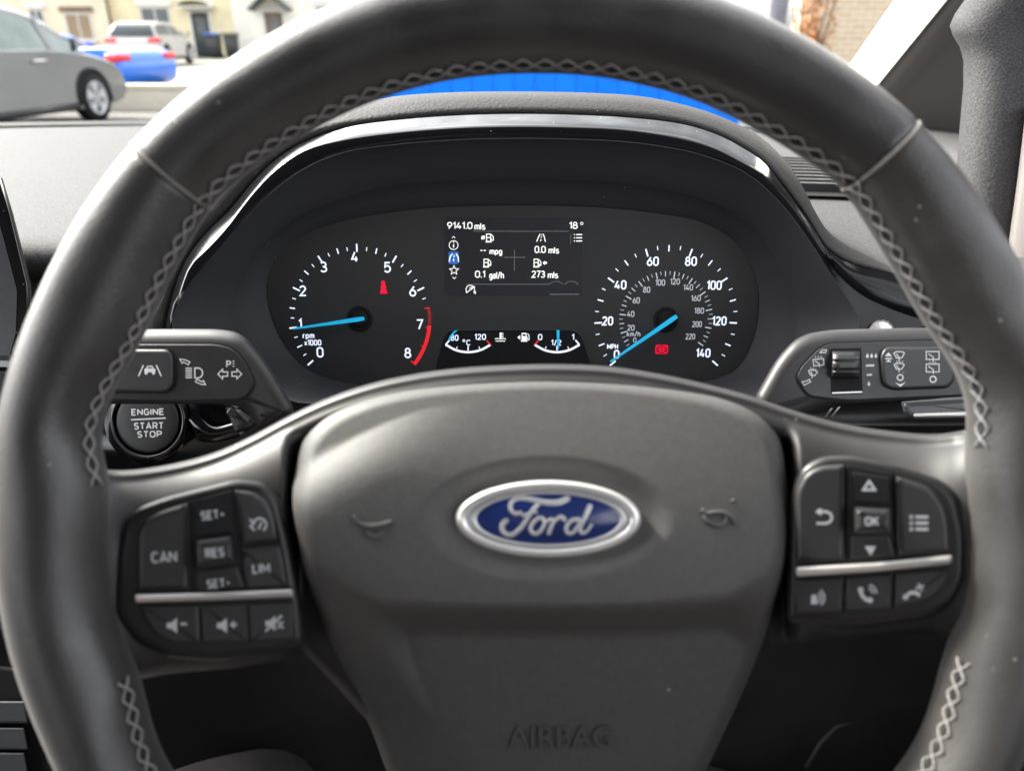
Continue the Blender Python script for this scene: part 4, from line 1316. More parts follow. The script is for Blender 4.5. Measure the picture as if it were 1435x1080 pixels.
# indicator arrows and parking lamp letter
for s, x in ((-1, 319), (1, 325)):
    b.stroke([(x, 521), (x + s * 7, 521), (x + s * 7, 517), (x + s * 13.5, 524), (x + s * 7, 531), (x + s * 7, 527), (x, 527)], 1.4, m_, closed=True)
b.stext('P', 320.5, 510, 9.5, m_, 1.5, width=6.8)
for k in range(3): b.stroke([(326, 506.5 + 3.4 * k), (328.5, 505.5 + 3.6 * k)], 1.0, m_)
b.build('switch_panel', ls)
b = MB().use('button')
lane = rounded([(150, 489), (236, 489), (243, 500), (243, 540), (234, 551), (150, 551)], [4, 10, 8, 8, 10, 4])
b.plate(lane, LS - .0035, .006, .002, steps=4); b.use('icon_bright'); m_ = pm(LS - .0037)
b.stroke([(194, 527), (201, 511.5)], 1.8, m_); b.stroke([(226, 527), (219, 511.5)], 1.8, m_)
b.poly([(203, 524), (202, 517.5), (204.5, 516), (206.5, 512.5), (213.5, 512.5), (215.5, 516), (218, 517.5), (217, 524), (214, 525), (213, 521.5), (207, 521.5), (206, 525)], m_)
b.use('button'); b.poly([(206.5, 516), (207.6, 514), (212.4, 514), (213.5, 516)], pm(LS - .0039))
b.build('lane_button', ls)

RS = .385
ws = thing('wiper_stalk', 'right wiper stalk with scroll wheel and white wiper symbols', 'stalk', cp(1220, 520, RS))
b = MB().use('spoke')
body = rounded([(1058, 556), (1088, 503), (1112, 477), (1132, 467), (1165, 462), (1290, 459), (1430, 462), (1430, 556), (1352, 555), (1262, 563), (1189, 568), (1150, 574), (1110, 592), (1064, 590)], [8, 24, 14, 12, 20, 30, 10, 10, 30, 30, 30, 20, 14, 8], 8)
b.plate(body, RS, .022, .0075, steps=6); b.build('stalk_body', ws)
b = MB().use('satin')
pan = rounded([(1115, 530), (1122, 514), (1147, 488), (1163, 480), (1304, 476), (1430, 474), (1430, 552), (1262, 559), (1189, 563), (1130, 556)], [6, 10, 10, 12, 20, 6, 6, 20, 20, 12])
b.plate(pan, RS - .0006, .004, .0012); b.use('deep'); b.stroke(pan, 1.6, pm(RS - .00035), closed=True)
b.use('icon_bright'); m_ = pm(RS - .0009)


def drop(x, y, s=1.0): b.poly([(x, y - 4 * s), (x + 2.0 * s, y), (x + 1.9 * s, y + 2 * s), (x, y + 3.2 * s), (x - 1.9 * s, y + 2 * s), (x - 2.0 * s, y)], m_)


def wiper(x, y, s=1.0, rear=False, rot=0.0, w=1.3):
    c_, s_ = math.cos(R(rot)), math.sin(R(rot))
    tf = lambda P: [(x + (px * c_ - py * s_) * s, y + (px * s_ + py * c_) * s) for px, py in P]
    if rear:
        b.stroke(tf([(-9, -5), (9, -5), (9, 6), (-9, 6)]), w, m_, closed=True); b.stroke(tf([(-6, -2), (1, 3), (1, 9)]), w, m_)
    else:
        b.stroke(tf([(-8, -3), (-4, -5), (4, -5), (8, -3), (4, 4), (-4, 4)]), w, m_, closed=True); b.stroke(tf([(-4, -2), (0, 4), (0, 9)]), w, m_)


for k in range(3): drop(1215.5 + 6 * k, 498.5, .95)
b.stroke([(1213.5, 512.3), (1225, 511.8)], 2.6, m_); b.stroke([(1214.5, 525.2), (1222, 524.8)], 2.6, m_); drop(1217.5, 537.5, 1.0)
wiper(1147, 507, .8, True, -6); wiper(1139, 522.5, .8, False, 10)
for k in range(3): b.stroke([(1142.5 + 4 * k, 498.6), (1143 + 4 * k, 501)], 1.0, m_)
for k in range(3): b.stroke([(1136 + 3.4 * k, 514.5 + k), (1136.5 + 3.4 * k, 516.8 + k)], 1.0, m_)
b.stroke([(1149, 494), (1152, 490.5), (1158, 490), (1157, 494)], 1.2, m_, closed=True)
b.stroke([(1124, 535), (1130, 534), (1134, 531.5), (1136, 535), (1127, 539.5)], 1.2, m_, closed=True)
b.build('switch_panel', ws)
b = MB().use('deep'); b.plate(rounded([(1162, 488), (1207, 487), (1209, 551), (1165, 553)], 2), RS - .0009, .001, .0002)
b.use('barmetal'); b.stroke([(1166, 550.5), (1208, 549)], 1.6, pm(RS - .0012)); b.build('scroll_window', ws)
b = MB().use('satin')
prof = []
for k in range(41):
    t = k / 40
    y = 492 + 38.5 * t
    bump_ = .0042 * math.sin(PI * t) ** .6 + (.0010 * (1 if (t * 3.1) % 1 > .28 else -.2))
    prof.append((y, bump_))
b.loft([[cp(x - .03 * (y - 492), y, RS - .0010 - h * (1 if 0 < i < 5 else .4)) for i, x in enumerate((1166.5, 1168.5, 1178, 1194, 1203.5, 1205.5))] for y, h in prof])
b.build('scroll_wheel', ws)
b = MB().use('button')
sl = rounded([(1240, 486), (1322, 486), (1333, 494), (1339, 530), (1330, 544), (1250, 547), (1237, 540), (1233, 498)], 8)
b.plate(sl, RS - .003, .005, .002, steps=4); b.use('icon_bright'); m_ = pm(RS - .0032)
wiper(1260, 497.5, .95); wiper(1260, 513.5, .9); wiper(1307, 497.5, 1.0, True); wiper(1307, 515, 1.0, True)
for dx in (-4, 0, 4): b.stroke([(1261 + dx, 505.5), (1261 + dx, 508)], 1.0, m_); b.stroke([(1307 + dx, 506.5), (1307 + dx, 508.7)], 1.0, m_)
b.ring(1261.5, 528.8, 4.0, 1.7, m_, n=24); b.ring(1307.5, 531.3, 4.2, 1.7, m_, n=24)
b.poly([(1254, 535.5), (1261.5, 538.5), (1269.5, 535), (1262, 542)], m_)
b.poly([(1240, 499), (1245, 493.5), (1250, 499)], m_); b.stroke([(1240.5, 502.3), (1250, 502.3)], 1.8, m_); b.poly([(1241, 507), (1245, 503.8), (1249.5, 507)], m_)
b.build('wiper_slider', ws)

SB = .452
eb = thing('start_button', 'round black engine start stop button below the indicator stalk', 'button', cp(207, 594, SB))
b = MB().use('gloss')
cx, cy = 207, 590
b.loft([[cp(cx + r * math.cos(2 * PI * k / 56), cy + r * 1.0 * math.sin(2 * PI * k / 56), d) for k in range(56)] for r, d in ((62, SB + .02), (58, SB + .008), (53, SB + .001), (50, SB), (47.5, SB + .0012), (46, SB + .006))], close_u=True)
b.build('ring', eb)
b = MB().use('button')
b.loft([[cp(cx + r * math.cos(2 * PI * k / 56), cy + r * math.sin(2 * PI * k / 56), d) for k in range(56)] for r, d in ((44.5, SB + .01), (44.5, SB + .002), (43.4, SB + .0004), (41, SB), (20, SB + .0004))], close_u=True, cap1=True)
b.use('icon_bright'); m_ = pm(SB - .0004)
b.stext('ENGINE', 207, 577, 9.6, m_, 1.9, width=46, rot=1.0); b.stroke([(183.5, 588), (232, 585.6)], 2.0, m_)
b.stext('START', 208.5, 596.5, 10.0, m_, 1.9, width=42, rot=1.0); b.stext('STOP', 209.5, 608.2, 9.6, m_, 1.9, width=35, rot=1.0)
b.build('push_face', eb)

# ================================================================== STEERING WHEEL
WX, WY, WD = 750.0, 715.0, .26
RO = 761.0
sw = thing('steering_wheel', 'black leather steering wheel with grey cross stitching and blue oval badge', 'steering wheel', cp(WX, WY, WD))
WC = cp(WX, WY, WD)
WS = WD / F
inner_px = [(140, 635), (143, 594), (167, 541), (197, 494), (216, 452), (236, 404), (254, 370), (272, 335), (293, 293), (334, 254), (401, 208), (480, 163), (563, 131), (650, 112), (745, 106), (850, 112), (905, 123), (955, 136), (1000, 154), (1069, 191), (1142, 236), (1187, 269), (1202, 301), (1222, 334), (1239, 363), (1256, 397), (1276, 430), (1293, 462), (1319, 496), (1338, 522), (1352, 550), (1358, 578),
            (1352, 612), (1345, 680), (1350, 760), (1345, 840), (1326, 900), (1314, 930), (1300, 1000), (1284, 1045), (1258, 1078), (1100, 1230), (750, 1330), (400, 1235), (236, 1075), (222, 1040), (212, 1000), (208, 960), (196, 930), (170, 870), (161, 800), (163, 720), (160, 668)]
tab = sorted(((math.degrees(math.atan2(WY - y, x - WX)) % 360), math.hypot(x - WX, y - WY)) for x, y in inner_px)
tab = [(tab[-1][0] - 360, tab[-1][1])] + tab + [(tab[0][0] + 360, tab[0][1])]


def rin(a):
    a %= 360
    s = 0; wsum = 0
    for d in range(-4, 5):
        w = 1 - abs(d) / 5
        s += w * lerp_tab(tab, (a + d * 1.15) % 360); wsum += w
    return s / wsum


def rim_pt(a, phi, k=1.0, lift=0.0):
    """point of the rim's leather: a = clock angle, phi = angle round the section (0 inward, 90 towards the driver)"""
    ri = rin(a)
    rc = (ri + RO) / 2
    x, y = WX + rc * math.cos(R(a)), WY - rc * math.sin(R(a))
    alpha = math.atan(math.hypot(x - 717.5, y - 540) / F)
    aa = (RO - ri) / 2 * WS * math.cos(alpha) * k + lift
    bb = .0172 * k + lift
    rad = Vector((math.cos(R(a)), math.sin(R(a)), 0))
    return WC + rad * (rc * WS - aa * math.cos(R(phi))) + Vector((0, 0, bb * math.sin(R(phi))))


SEAM_L, SEAM_R = 137.6, 45.9


def rim_piece(a0, a1, m, k0=.93):
    b = MB().use(m)
    n = max(12, int(abs(a1 - a0) / 1.0))
    al = [a0 + (a1 - a0) * i / n for i in range(n + 1)]
    al = [a0, a0 + .12, a0 + .35, a0 + .7] + [a for a in al if a0 + .8 < a < a1 - .8] + [a1 - .7, a1 - .35, a1 - .12, a1]
    rows = []
    for a in al:
        e = min(a - a0, a1 - a)
        k = k0 + (1 - k0) * (1 - (1 - min(1, e / .7)) ** 2.5)
        rows.append([rim_pt(a, 360 * j / 40, k) for j in range(40)])
    b.loft(rows, close_u=True)
    return b


rp = rim_piece(SEAM_R, SEAM_L, 'leather', .95); o = rp.build('rim_leather', sw); o['label'] = 'smooth top grip section of the rim'
rp = rim_piece(SEAM_L, 232, 'leather', .95); rp.build('rim_leather', sw)
rp = rim_piece(-52, SEAM_R, 'leather_worn', .96); o = rp.build('rim_leather', sw); o['label'] = 'worn dusty right grip section of the rim'
rp = rim_piece(232, 308, 'leather', .97); rp.build('rim_leather', sw)


for a_, k_ in ((SEAM_L - .25, .985), (SEAM_R - .25, .988)):
    b = MB().use('bead')
    b.tube([rim_pt(a_, 360 * j / 60, k_) for j in range(60)], .0007, 8, closed=True)
    b.build('seam_bead', sw)


def stitch(a0, a1, phi0, half, step, name='stitching'):
    b = MB().use('thread')
    n = max(2, int(round((a1 - a0) / step)))
    for s in (-1, 1):
        path = []
        for i in range(n * 4 + 1):
            a = a0 + (a1 - a0) * i / (n * 4)
            q = i % 4
            ph = (i / 4.0) * 2 * PI / 2
            tri = abs(((i / 4.0 + (0 if s > 0 else 1)) % 2) - 1) * 2 - 1          # crosses every step
            sq = max(-1, min(1, tri * 1.08))
            lift = .00035 + (.00045 if (s > 0) == (int(i / 4) % 2 == 0) else 0)
            path.append(rim_pt(a, phi0 + half * sq, 1.0, lift))
        b.tube(path, .00037, 6)
    # seam line under the threads
    b.use('deep'); b.tube([rim_pt(a0 + (a1 - a0) * i / 120, phi0, 1.0, .00005) for i in range(121)], .0004, 6)
    return b.build(name, sw)


stitch(SEAM_R + .4, SEAM_L - .4, 12, 10, 2.85)
stitch(SEAM_L + .2, 176.5, 12, 9, 2.5)
stitch(8.2, SEAM_R - .2, 12, 9.5, 2.5)
stitch(202, 226, 16, 9, 2.3)
stitch(-46, -19, 16, 9, 2.3)

# ---- spoke frame
ftop = [(40, 640), (110, 652), (165, 659), (230, 652), (300, 634), (350, 612), (410, 580), (460, 557), (520, 537), (580, 524), (650, 515), (720, 511), (780, 510), (850, 513), (920, 523), (990, 538), (1050, 554), (1100, 571), (1150, 586), (1200, 597), (1260, 605), (1310, 608), (1370, 600), (1460, 590)]
fbot = [(40, 945), (120, 948), (200, 950), (235, 944), (330, 936), (430, 918), (470, 960), (560, 1060), (700, 1120), (900, 1110), (1000, 1020), (1075, 905), (1150, 894), (1250, 890), (1310, 888), (1340, 895), (1400, 900), (1460, 900)]


SDT = [(0, .281), (.5, .281), (.6, .2795), (.7, .2752), (.78, .2697), (.835, .2640), (.86, .2622), (.90, .2605), (.95, .2605), (1.05, .2605)]


def SD(x, y=0):
    e = abs(x - 752) / 700
    return sum(lerp_tab(SDT, e + .008 * k) for k in range(-4, 5)) / 9


b = MB().use('spoke')
cols = []
ftc = [(p.x, p.y) for p in crv(ftop, 200)]
for x in [44 + (1456 - 44) * i / 300 for i in range(301)]:
    yt, yb = lerp_tab(ftc, x), lerp_tab(fbot, x)
    d = SD(x) + .024 * (1 - sstep(340, 362, abs(x - 759))) * sstep(0, 1, 1)
    H = yb - yt
    g_ = 1 - .72 * sstep(.83, .93, abs(x - 752) / 700)
    row = []
    for off, dz in ((2, .036), (0, .024), (1.5, .0185), (5, .0150), (9, .0134), (12, .0136), (20, .0108), (34, .0074), (52, .0044), (80, .0016), (120, 0)):
        row.append(cp(x, yt + off, (SD(x) if off < 10 else SD(x) + (d - SD(x)) * sstep(25, 75, off)) + dz * g_))
    for t in (.48, .55, .62, .7, .8, .9):
        row.append(cp(x, yt + 120 + (H - 120 - 26) * (t - .4) / .6, d))
    for off, dz in ((26, .001), (14, .003), (6, .007), (2, .012), (0, .02), (2, .034)):
        row.append(cp(x, yb - off, d + dz * g_))
    cols.append(row)
b.loft(cols)
b.build('spoke_frame', sw)

# ---- airbag cover
ab = [(414, 735), (410, 700), (413, 660), (424, 615), (450, 585), (500, 560), (560, 544), (630, 535), (700, 530), (760, 528), (830, 530), (900, 536), (960, 545), (1020, 559), (1065, 580), (1090, 610), (1101, 660), (1105, 715), (1102, 770), (1088, 835), (1066, 905), (1040, 970), (1012, 1030), (980, 1090), (930, 1130), (760, 1140), (600, 1130), (552, 1095), (520, 1020), (480, 935), (450, 868), (428, 800)]
ac = Vector((762, 800))
NAB = 220
abp = polar([(p.x, p.y) for p in crv(ab, 200, closed=True)], ac, NAB)
ridge = [(p.x, p.y) for p in crv([(413, 664), (440, 645), (480, 622), (530, 597), (590, 575), (660, 562)], 40)]
EMX, EMY, EMA, EMB = 768.5, 727.0, 130.0, 54.5


def seg_dist(pl_, x, y):
    best, side, tt = 1e9, 0, 0
    n = len(pl_) - 1
    for i in range(n):
        ax, ay = pl_[i]; bx_, by_ = pl_[i + 1]
        dx, dy = bx_ - ax, by_ - ay
        t = max(0, min(1, ((x - ax) * dx + (y - ay) * dy) / (dx * dx + dy * dy)))
        d = math.hypot(x - ax - t * dx, y - ay - t * dy)
        if d < best:
            best, tt = d, (i + t) / n
            side = dx * (y - ay) - dy * (x - ax)
    return best, side, tt


def AD(x, y, s=None):
    """axis distance of the airbag cover's skin"""
    yc = 850 - 18 * ((x - 800) / 280) ** 2 * (1 if x > 800 else .25)
    up = max(0, (yc - y) / 325)
    D = .2635 + .026 * up ** 1.75 + .006 * min(1.5, abs(x - 762) / 340) ** 2.4
    # lower part set back below the crease
    wl = sstep(-28, 48, (x - 454) - (y - 800) * (.83 if y > 800 else .3)) * (1 - .55 * sstep(1010, 1090, x))
    D += .025 * sstep(yc - 4 - 70 * (1 - wl), yc + 44 + 130 * (1 - wl), y) + .005 * max(0, y - yc - 40) / 240
    # left facet
    fd = (440 + (y - 690) * .56) - x
    D += .00011 * (math.sqrt(fd * fd + 900) + fd) / 2 * sstep(660, 900, y)
    # raised cushion below the ridge, top left
    d, side, tt = seg_dist(ridge, x, y)
    if side > 0 or d < 1e-6:
        w = (1 - sstep(0, 300, (x - 405) * .95 + (664 - y) * .25 * (1 if y < 664 else 0))) * (1 - sstep(60, 330, max(0, y - 664)))
        D -= .0105 * w * (1 - (1 - min(1, d / 80)) ** 2.2)
    D += .0035 * (1 - sstep(0, 380, d)) * 0
    # badge recess
    r_ = math.hypot((x - EMX) / (EMA + 27), (y - EMY) / (EMB + 24))
    D += .0028 * (1 - sstep(.84, 1.14, r_))
    return D


b = MB().use('airbag')
sv = [0.0, .03] + [.03 + .90 * k / 84 for k in range(1, 85)] + [.94, .955, .968, .978, .986, .992, .997, 1.0, 1.001]
rows = []
for s in sv:
    row = []
    e = (1 - s) * 330                     # px from the edge, roughly
    rnd = .009 * (1 - min(1, max(0, e) / 22)) ** 2.4 + (.02 if s > 1 else 0)
    for p in abp:
        x, y = ac.x + (p.x - ac.x) * s, ac.y + (p.y - ac.y) * s
        row.append(cp(x, y, AD(x, y) + rnd))
    rows.append(row)
b.loft(rows, close_u=True)
# horn symbols, moulded in
am = lambda e: (lambda x, y: cp(x, y, AD(x, y) - e))


def emboss(pts, r, n=26):
    q = crv(pts, n)
    b.tube([cp(p.x, p.y, AD(p.x, p.y) - r * .45) for p in q], r, 8)


emboss([(496, 722), (501, 731), (513, 736.5), (534, 735.5), (549, 731)], .00105)
emboss([(513, 744), (519, 750), (528, 751.5), (537, 747)], .0009)
emboss([(983, 714), (990, 719), (1005, 717.5), (1017, 719.5), (1027, 727), (1031, 735)], .0009)
emboss([(987, 721), (992, 731), (1004, 735.5), (1015, 732.5), (1018, 722)], .0008)
emboss([(1024, 703), (1029, 700.5)], .0006, 6)
cover = b.build('airbag_cover', sw)


def letters3(b, s, x, y, cap, Df, height, width):
    c = bpy.data.curves.new('glyph', 'FONT'); c.body = s; c.size = 1.0; c.extrude = .06; c.bevel_depth = .035; c.bevel_resolution = 2; c.resolution_u = 4; c.offset = -.02
    o = bpy.data.objects.new('glyph', c); me = o.to_mesh()
    xs = [v.co.x for v in me.vertices]; zs = max(v.co.z for v in me.vertices)
    k = cap / CAPH; kx = width / (max(xs) - min(xs)); mx = (max(xs) + min(xs)) / 2
    base = b.add([cp(x + (v.co.x - mx) * kx, y - (v.co.y - CAPH / 2) * k, Df(x + (v.co.x - mx) * kx, y - (v.co.y - CAPH / 2) * k) - height * v.co.z / zs) for v in me.vertices])
    for p in me.polygons: b.face(tuple(base + i for i in p.vertices), True)
    o.to_mesh_clear(); bpy.data.objects.remove(o); bpy.data.curves.remove(c)


b = MB().use('airbag'); letters3(b, 'AIRBAG', 785, 1032, 30, AD, .0011, 146); b.build('airbag_lettering', cover, normals=False)

# ---- oval badge
EMD = AD(EMX, EMY) - .0028 - .0008


def ell(ax, by, d, n=72):
    return [cp(EMX + ax * math.cos(2 * PI * k / n), EMY + by * math.sin(2 * PI * k / n), d) for k in range(n)]


b = MB().use('chrome')
prof = [(130, 54.5, .007), (130, 54.5, .0016), (129, 53.6, .0005), (126, 51, -.0006), (121.5, 47.5, -.0009), (117, 44, -.0004), (113.5, 41, .0008), (112.5, 40.2, .0014)]
b.loft([ell(a, c, EMD + d) for a, c, d in prof], close_u=True)
bd = b.build('badge', cover)
b = MB().use('silver')
b.loft([ell(a, c, EMD + d) for a, c, d in [(112.5, 40.2, .0014), (110, 41 - 1.5, .0009), (107, 38.4, .0003), (103, 36.2, .0004), (100.5, 34.8, .0010)]], close_u=True)
b.use('emblem_blue')
b.loft([ell(a, a * .345, EMD + d) for a, d in ((100.6, .0010), (90, .0004), (70, -.0002), (45, -.0006), (20, -.0008), (4, -.0008))], close_u=True, cap1=True)


def BD(x, y):
    q = math.hypot((x - EMX) / 100, (y - EMY) / 34.5)
    return EMD - .0008 + .0018 * q ** 2.2


def scr_(pts, w0, w1=None, n=30):
    z = [(600 + x / 4.22, 650 + y / 4.22) for x, y in pts]
    q = crv(z, n)
    w1 = w0 if w1 is None else w1
    w0, w1 = w0 * 1.22, w1 * 1.22
    ws_ = [(w0 + (w1 - w0) * i / (n - 1)) / 4.22 for i in range(n)]
    ring_ = []
    m1, m2 = pm(BD, .0002), pm(BD, .0007)
    mid = [m2(p.x, p.y) for p in q]
    L, Rr = [], []
    for i in range(n):
        a, c = q[max(i - 1, 0)], q[min(i + 1, n - 1)]
        t = (c - a).normalized(); nv = Vector((-t.y, t.x)) * ws_[i] / 2
        L.append(m1((q[i] + nv).x, (q[i] + nv).y)); Rr.append(m1((q[i] - nv).x, (q[i] - nv).y))
    b.loft([L, mid, Rr])
    for i in (0, n - 1):
        b.disc(q[i].x, q[i].y, ws_[i] / 2, pm(BD, .00035), n=14)


b.use('silver')
scr_([(548, 288), (512, 292), (488, 268), (492, 226), (534, 202), (600, 206), (690, 226), (770, 226), (822, 204)], 18, 30)
scr_([(650, 238), (612, 280), (574, 340), (538, 388), (490, 418), (446, 404), (436, 362), (462, 334)], 20, 24)
scr_([(560, 304), (600, 292), (642, 282)], 14, 12, 10)
scr_([(652, 318), (616, 352), (606, 392), (632, 412), (668, 392), (688, 346), (672, 318), (650, 320)], 20, 18)
scr_([(700, 340), (726, 326), (742, 334), (726, 376), (714, 408)], 16, 20, 14)
scr_([(732, 358), (760, 326), (786, 312), (806, 326)], 14, 22, 14)
scr_([(890, 326), (848, 334), (818, 372), (822, 404), (850, 408), (884, 372), (902, 334)], 20, 18)
scr_([(956, 250), (936, 296), (908, 356), (898, 394), (914, 408), (942, 392), (966, 360)], 26, 14)
b.build('badge_face', cover)

# ---- control pads
PADD = .2775


def pad(outer, bev_out):
    b = MB().use('pad')
    b.plate(rounded(outer, 14, 6), lambda x, y: PDp(x) + .0006, .022, .0035, steps=5)
    return b.build('control_pad', sw)


def PDp(x, y=0):
    """front plane of the control pads, turned a little towards the driver on each side"""
    if x < 750: return 1 / (1 / .2605 - (x - 161) * 8.2e-4)
    return 1 / (1 / .2605 - (1356 - x) * 8.2e-4)


def btn(parent, poly, rad=4, lift=.0016, m='button', icon=None, bev=.0022, name='button'):
    b = MB().use(m)
    f = lambda x, y: PDp(x) - lift
    b.plate(rounded(poly, rad, 5), f, .004, bev, steps=4)
    if icon:
        b.use('icon'); icon(b, lambda x, y: cp(x, y, PDp(x) - lift - .00025))
    return b.build(name, parent)


def tx(s, x, y, cap, w, rot, bold=.02):
    return lambda b, m: b.stext(s, x, y, cap, m, 2.4, width=w, rot=rot)


def speaker(x, y, kind):
    def f(b, m):
        b.poly([(x - 14, y - 4), (x - 8, y - 4), (x, y - 11), (x, y + 11), (x - 8, y + 4), (x - 14, y + 4)], m)
        if kind == 'minus': b.stroke([(x + 5, y - 2), (x + 14, y - 2.5)], 3.2, m)
        if kind == 'plus': b.stroke([(x + 4, y - 1), (x + 14, y - 1.5)], 3.2, m); b.stroke([(x + 9, y - 6), (x + 9, y + 4)], 3.2, m)
        if kind == 'mute': b.stroke([(x - 14, y + 11), (x + 9, y - 11)], 3.0, m); b.stroke([(x + 3, y - 3), (x + 11, y + 7)], 2.6, m); b.stroke([(x + 11, y - 3), (x + 3, y + 7)], 2.6, m)
    return f


lpad = pad([(161, 860), (164, 780), (173, 735), (191, 712), (230, 697), (272, 686), (330, 671), (370, 675), (394, 698), (410, 760), (424, 850), (429, 903), (390, 916), (300, 926), (236, 921), (190, 900)], 0)
btn(lpad, [(192, 829), (193, 744), (203, 728), (228, 715), (263, 704), (266, 829)], [3, 8, 10, 10, 3, 3], icon=tx('CAN', 230, 780, 16, 36, 3))
b = MB().use('deep'); b.plate(rounded([(267, 703), (325, 686), (334, 702), (343, 825), (269, 828)], 3), lambda x, y: PDp(x) - .0004, .002, .0004); b.build('rocker_well', lpad)
btn(lpad, [(272, 707), (322, 693), (327, 746), (274, 752)], 3, .0009, 'deep', tx('SET+', 298, 721, 13, 34, 6), .0006)
btn(lpad, [(273, 757), (325, 750), (329, 788), (276, 796)], 5, .0062, 'button', tx('RES', 301, 774, 13, 27, 5), .0024)
btn(lpad, [(276, 801), (332, 793), (342, 823), (277, 827)], 3, .0011, 'satin', tx('SET-', 306, 817, 13, 33, 5), .0006)


def cruise(b, m):
    x, y = 361, 735
    b.ring(x + 3, y, 9, 3.2, m, a0=-60, a1=160); b.stroke([(x - 11, y - 8), (x - 5, y - 2), (x - 10, y + 2), (x - 4, y + 8)], 3, m); b.stroke([(x + 1, y + 6), (x + 6, y - 4)], 3, m)


btn(lpad, [(328, 686), (354, 688), (377, 702), (388, 728), (393, 759), (337, 766)], [3, 10, 12, 8, 3, 3], icon=cruise)
btn(lpad, [(338, 769), (394, 762), (405, 823), (346, 825)], 3, bev=.0014, icon=tx('LIM', 366, 796, 14, 25, 4))
btn(lpad, [(196, 848), (279, 846), (281, 901), (243, 901), (216, 888)], [4, 2, 2, 10, 16], lift=.0008, bev=.0011, icon=speaker(248, 876, 'minus'))
btn(lpad, [(282, 846), (346, 844), (348, 900), (284, 901)], 2, lift=.0008, bev=.0011, icon=speaker(318, 876, 'plus'))
btn(lpad, [(349, 844), (412, 841), (412, 896), (351, 900)], [2, 3, 8, 2], lift=.0008, bev=.0011, icon=speaker(386, 873, 'mute'))
btn(lpad, [(188, 832), (300, 829), (411, 824), (412, 836), (300, 841), (189, 844)], 4, .0034, 'barmetal', None, .0016, 'metal_bar')

rpad = pad([(1101, 872), (1104, 760), (1108, 690), (1122, 654), (1150, 639), (1190, 638), (1250, 650), (1318, 671), (1343, 693), (1356, 750), (1355, 812), (1335, 848), (1300, 866), (1200, 880)], 0)


def back(b, m):
    b.stroke([(1150, 716.5), (1158, 716.5), (1164, 719.5), (1166, 725), (1164, 730), (1158, 733), (1144, 733)], 3.4, m); b.poly([(1142, 716.5), (1151, 711), (1151, 722)], m)


def menu(b, m):
    for k in range(3):
        b.stroke([(1283, 724 + 8.5 * k), (1301, 724 + 8.5 * k)], 4, m); b.ring(1277, 724 + 8.5 * k, 2.0, 1.6, m, n=12)


btn(rpad, [(1114, 788), (1114, 690), (1128, 662), (1150, 652), (1184, 650), (1184, 785)], [3, 10, 14, 10, 3, 3], icon=back)
b = MB().use('deep'); b.plate(rounded([(1186, 650), (1250, 663), (1254, 781), (1188, 785)], 3), lambda x, y: PDp(x) - .0004, .002, .0004); b.build('rocker_well', rpad)
btn(rpad, [(1194, 661), (1246, 669), (1247, 706), (1196, 703)], 3, .0009, 'deep', lambda b, m: b.stroke([(1210, 686), (1218, 674), (1226, 686)], 3.4, m, closed=True), .0006)
btn(rpad, [(1197, 710), (1248, 713), (1249, 747), (1198, 747)], 5, .0062, 'button', tx('OK', 1222, 730, 13, 20, 0), .0024)
btn(rpad, [(1193, 752), (1246, 752), (1254, 779), (1192, 783)], 3, .0011, 'satin', lambda b, m: b.poly([(1212, 765), (1228, 765), (1220, 778)], m), .0006)
btn(rpad, [(1255, 666), (1303, 681), (1320, 700), (1330, 726), (1334, 776), (1258, 780)], [3, 16, 14, 10, 3, 3], icon=menu)


def phone(x, y, wave):
    def f(b, m):
        b.stroke([(x - 11, y - 7), (x - 8, y + 2), (x - 2, y + 8), (x + 4, y + 9)], 5.0, m)
        b.disc(x - 10, y - 6, 4, m, n=14); b.disc(x + 3, y + 8.5, 4, m, n=14)
        if wave:
            b.ring(x, y - 1, 7, 2.2, m, a0=0, a1=80); b.ring(x, y - 1, 12, 2.2, m, a0=0, a1=80)
    return f


def hangup(b, m):
    x, y = 1281, 832
    b.stroke([(x - 12, y + 3), (x - 5, y - 2), (x + 3, y - 2), (x + 8, y + 2)], 5, m); b.disc(x - 12, y + 4, 4, m, n=14)
    b.stroke([(x + 2, y - 8), (x + 14, y - 12)], 2.4, m); b.stroke([(x + 6, y - 15), (x + 11, y - 4)], 2.4, m)


def voice(b, m):
    x, y = 1147, 837
    b.disc(x - 6, y, 4.5, m, n=14); b.poly([(x - 10, y + 3), (x - 2, y + 3), (x - 1, y + 9), (x - 11, y + 9)], m)
    b.ring(x - 5, y, 8, 2.4, m, a0=-50, a1=55); b.ring(x - 5, y, 13, 2.4, m, a0=-50, a1=55)


btn(rpad, [(1112, 812), (1182, 808), (1180, 857), (1115, 860)], 3, lift=.0008, bev=.0011, icon=voice)
btn(rpad, [(1186, 808), (1250, 803), (1248, 853), (1184, 857)], 3, lift=.0008, bev=.0011, icon=phone(1216, 832, True))
btn(rpad, [(1255, 802), (1331, 796), (1326, 817), (1305, 840), (1254, 853)], [3, 3, 10, 14, 3], lift=.0008, bev=.0011, icon=hangup)
btn(rpad, [(1115, 794), (1225, 788), (1335, 777), (1333, 790), (1225, 801), (1116, 808)], 4, .0034, 'barmetal', None, .0016, 'metal_bar')

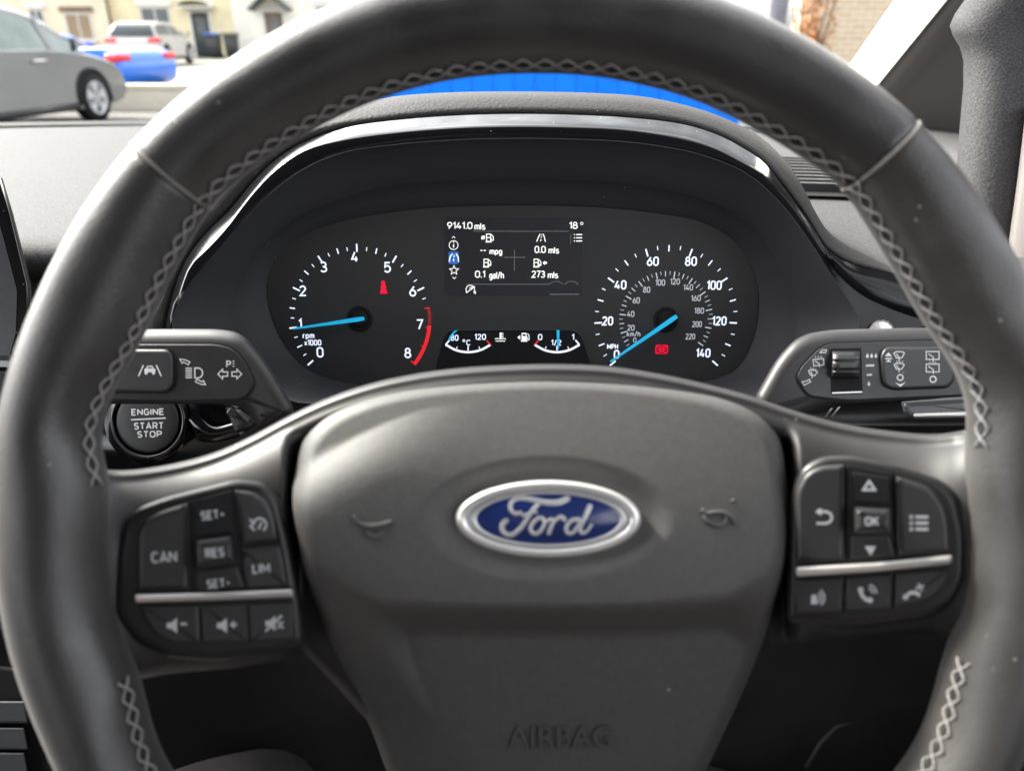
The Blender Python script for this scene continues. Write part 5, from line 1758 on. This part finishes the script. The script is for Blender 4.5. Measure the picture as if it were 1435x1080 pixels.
# ================================================================== DRIVER: legs, and an unseen upper body added to block light
me = bpy.data.meshes.new('person')
vt = [(-.10, -.36, .52), (-.15, -.05, .59), (-.225, .22, .600), (-.265, .345, .596), (-.265, .40, .545), (-.25, .52, .42), (-.24, .60, .30), (-.24, .72, .275),
      (.10, -.36, .52), (.14, -.05, .585), (.19, .20, .59), (.21, .31, .58), (.215, .37, .53), (.20, .52, .40), (.19, .60, .30), (.19, .72, .275), (0, -.38, .54),
      (0, -.42, .74), (0, -.45, .92), (0, -.45, 1.03), (0, -.43, 1.13), (0, -.40, 1.20), (0, -.38, 1.29),
      (-.17, -.43, 1.03), (-.25, -.38, .86), (-.22, -.14, .745), (-.19, -.02, .72), (.17, -.43, 1.03), (.25, -.38, .86), (.22, -.14, .735), (.19, -.02, .71)]
ed = [(16, 0), (0, 1), (1, 2), (2, 3), (3, 4), (4, 5), (5, 6), (6, 7), (16, 8), (8, 9), (9, 10), (10, 11), (11, 12), (12, 13), (13, 14), (14, 15), (16, 17),
      (17, 18), (18, 19), (19, 20), (20, 21), (21, 22), (19, 23), (23, 24), (24, 25), (25, 26), (19, 27), (27, 28), (28, 29), (29, 30)]
rad = [.10, .088, .072, .066, .06, .055, .04, .045] * 2 + [.13, .15, .16, .12, .06, .085, .075, .07, .055, .045, .04, .07, .055, .045, .04]
me.from_pydata(vt, ed, [])
po_ = bpy.data.objects.new('person', me); COL.objects.link(po_)
sk_ = po_.modifiers.new('skin', 'SKIN'); ss_ = po_.modifiers.new('smooth', 'SUBSURF'); ss_.levels = 2; ss_.render_levels = 2
if not me.skin_vertices: me.attributes  # the modifier adds the layer
for i, v in enumerate(me.skin_vertices[0].data):
    v.radius = (rad[i], rad[i]); v.use_root = (i == 16)
dgp = bpy.context.evaluated_depsgraph_get()
body_me = bpy.data.meshes.new_from_object(po_.evaluated_get(dgp))
po_.modifiers.clear(); po_.data = body_me
body_me.materials.clear()
for k_ in (M['trouser'], mat('dark_jacket', (0.022, 0.022, 0.026), 0.9, bump=(500, .5), vary=(30, .1)), mat('skin', (0.42, 0.25, 0.18), 0.55, bump=(600, .2), vary=(20, .06))):
    body_me.materials.append(k_)
for p_ in body_me.polygons:
    c_ = p_.center; p_.use_smooth = True
    p_.material_index = 2 if c_.z > 1.12 or (c_.y > -.10 and c_.z > .68) else 1 if c_.z > .66 else 0
po_['label'] = 'seated driver in mauve grey trousers, one knee below the wheel'; po_['category'] = 'person'
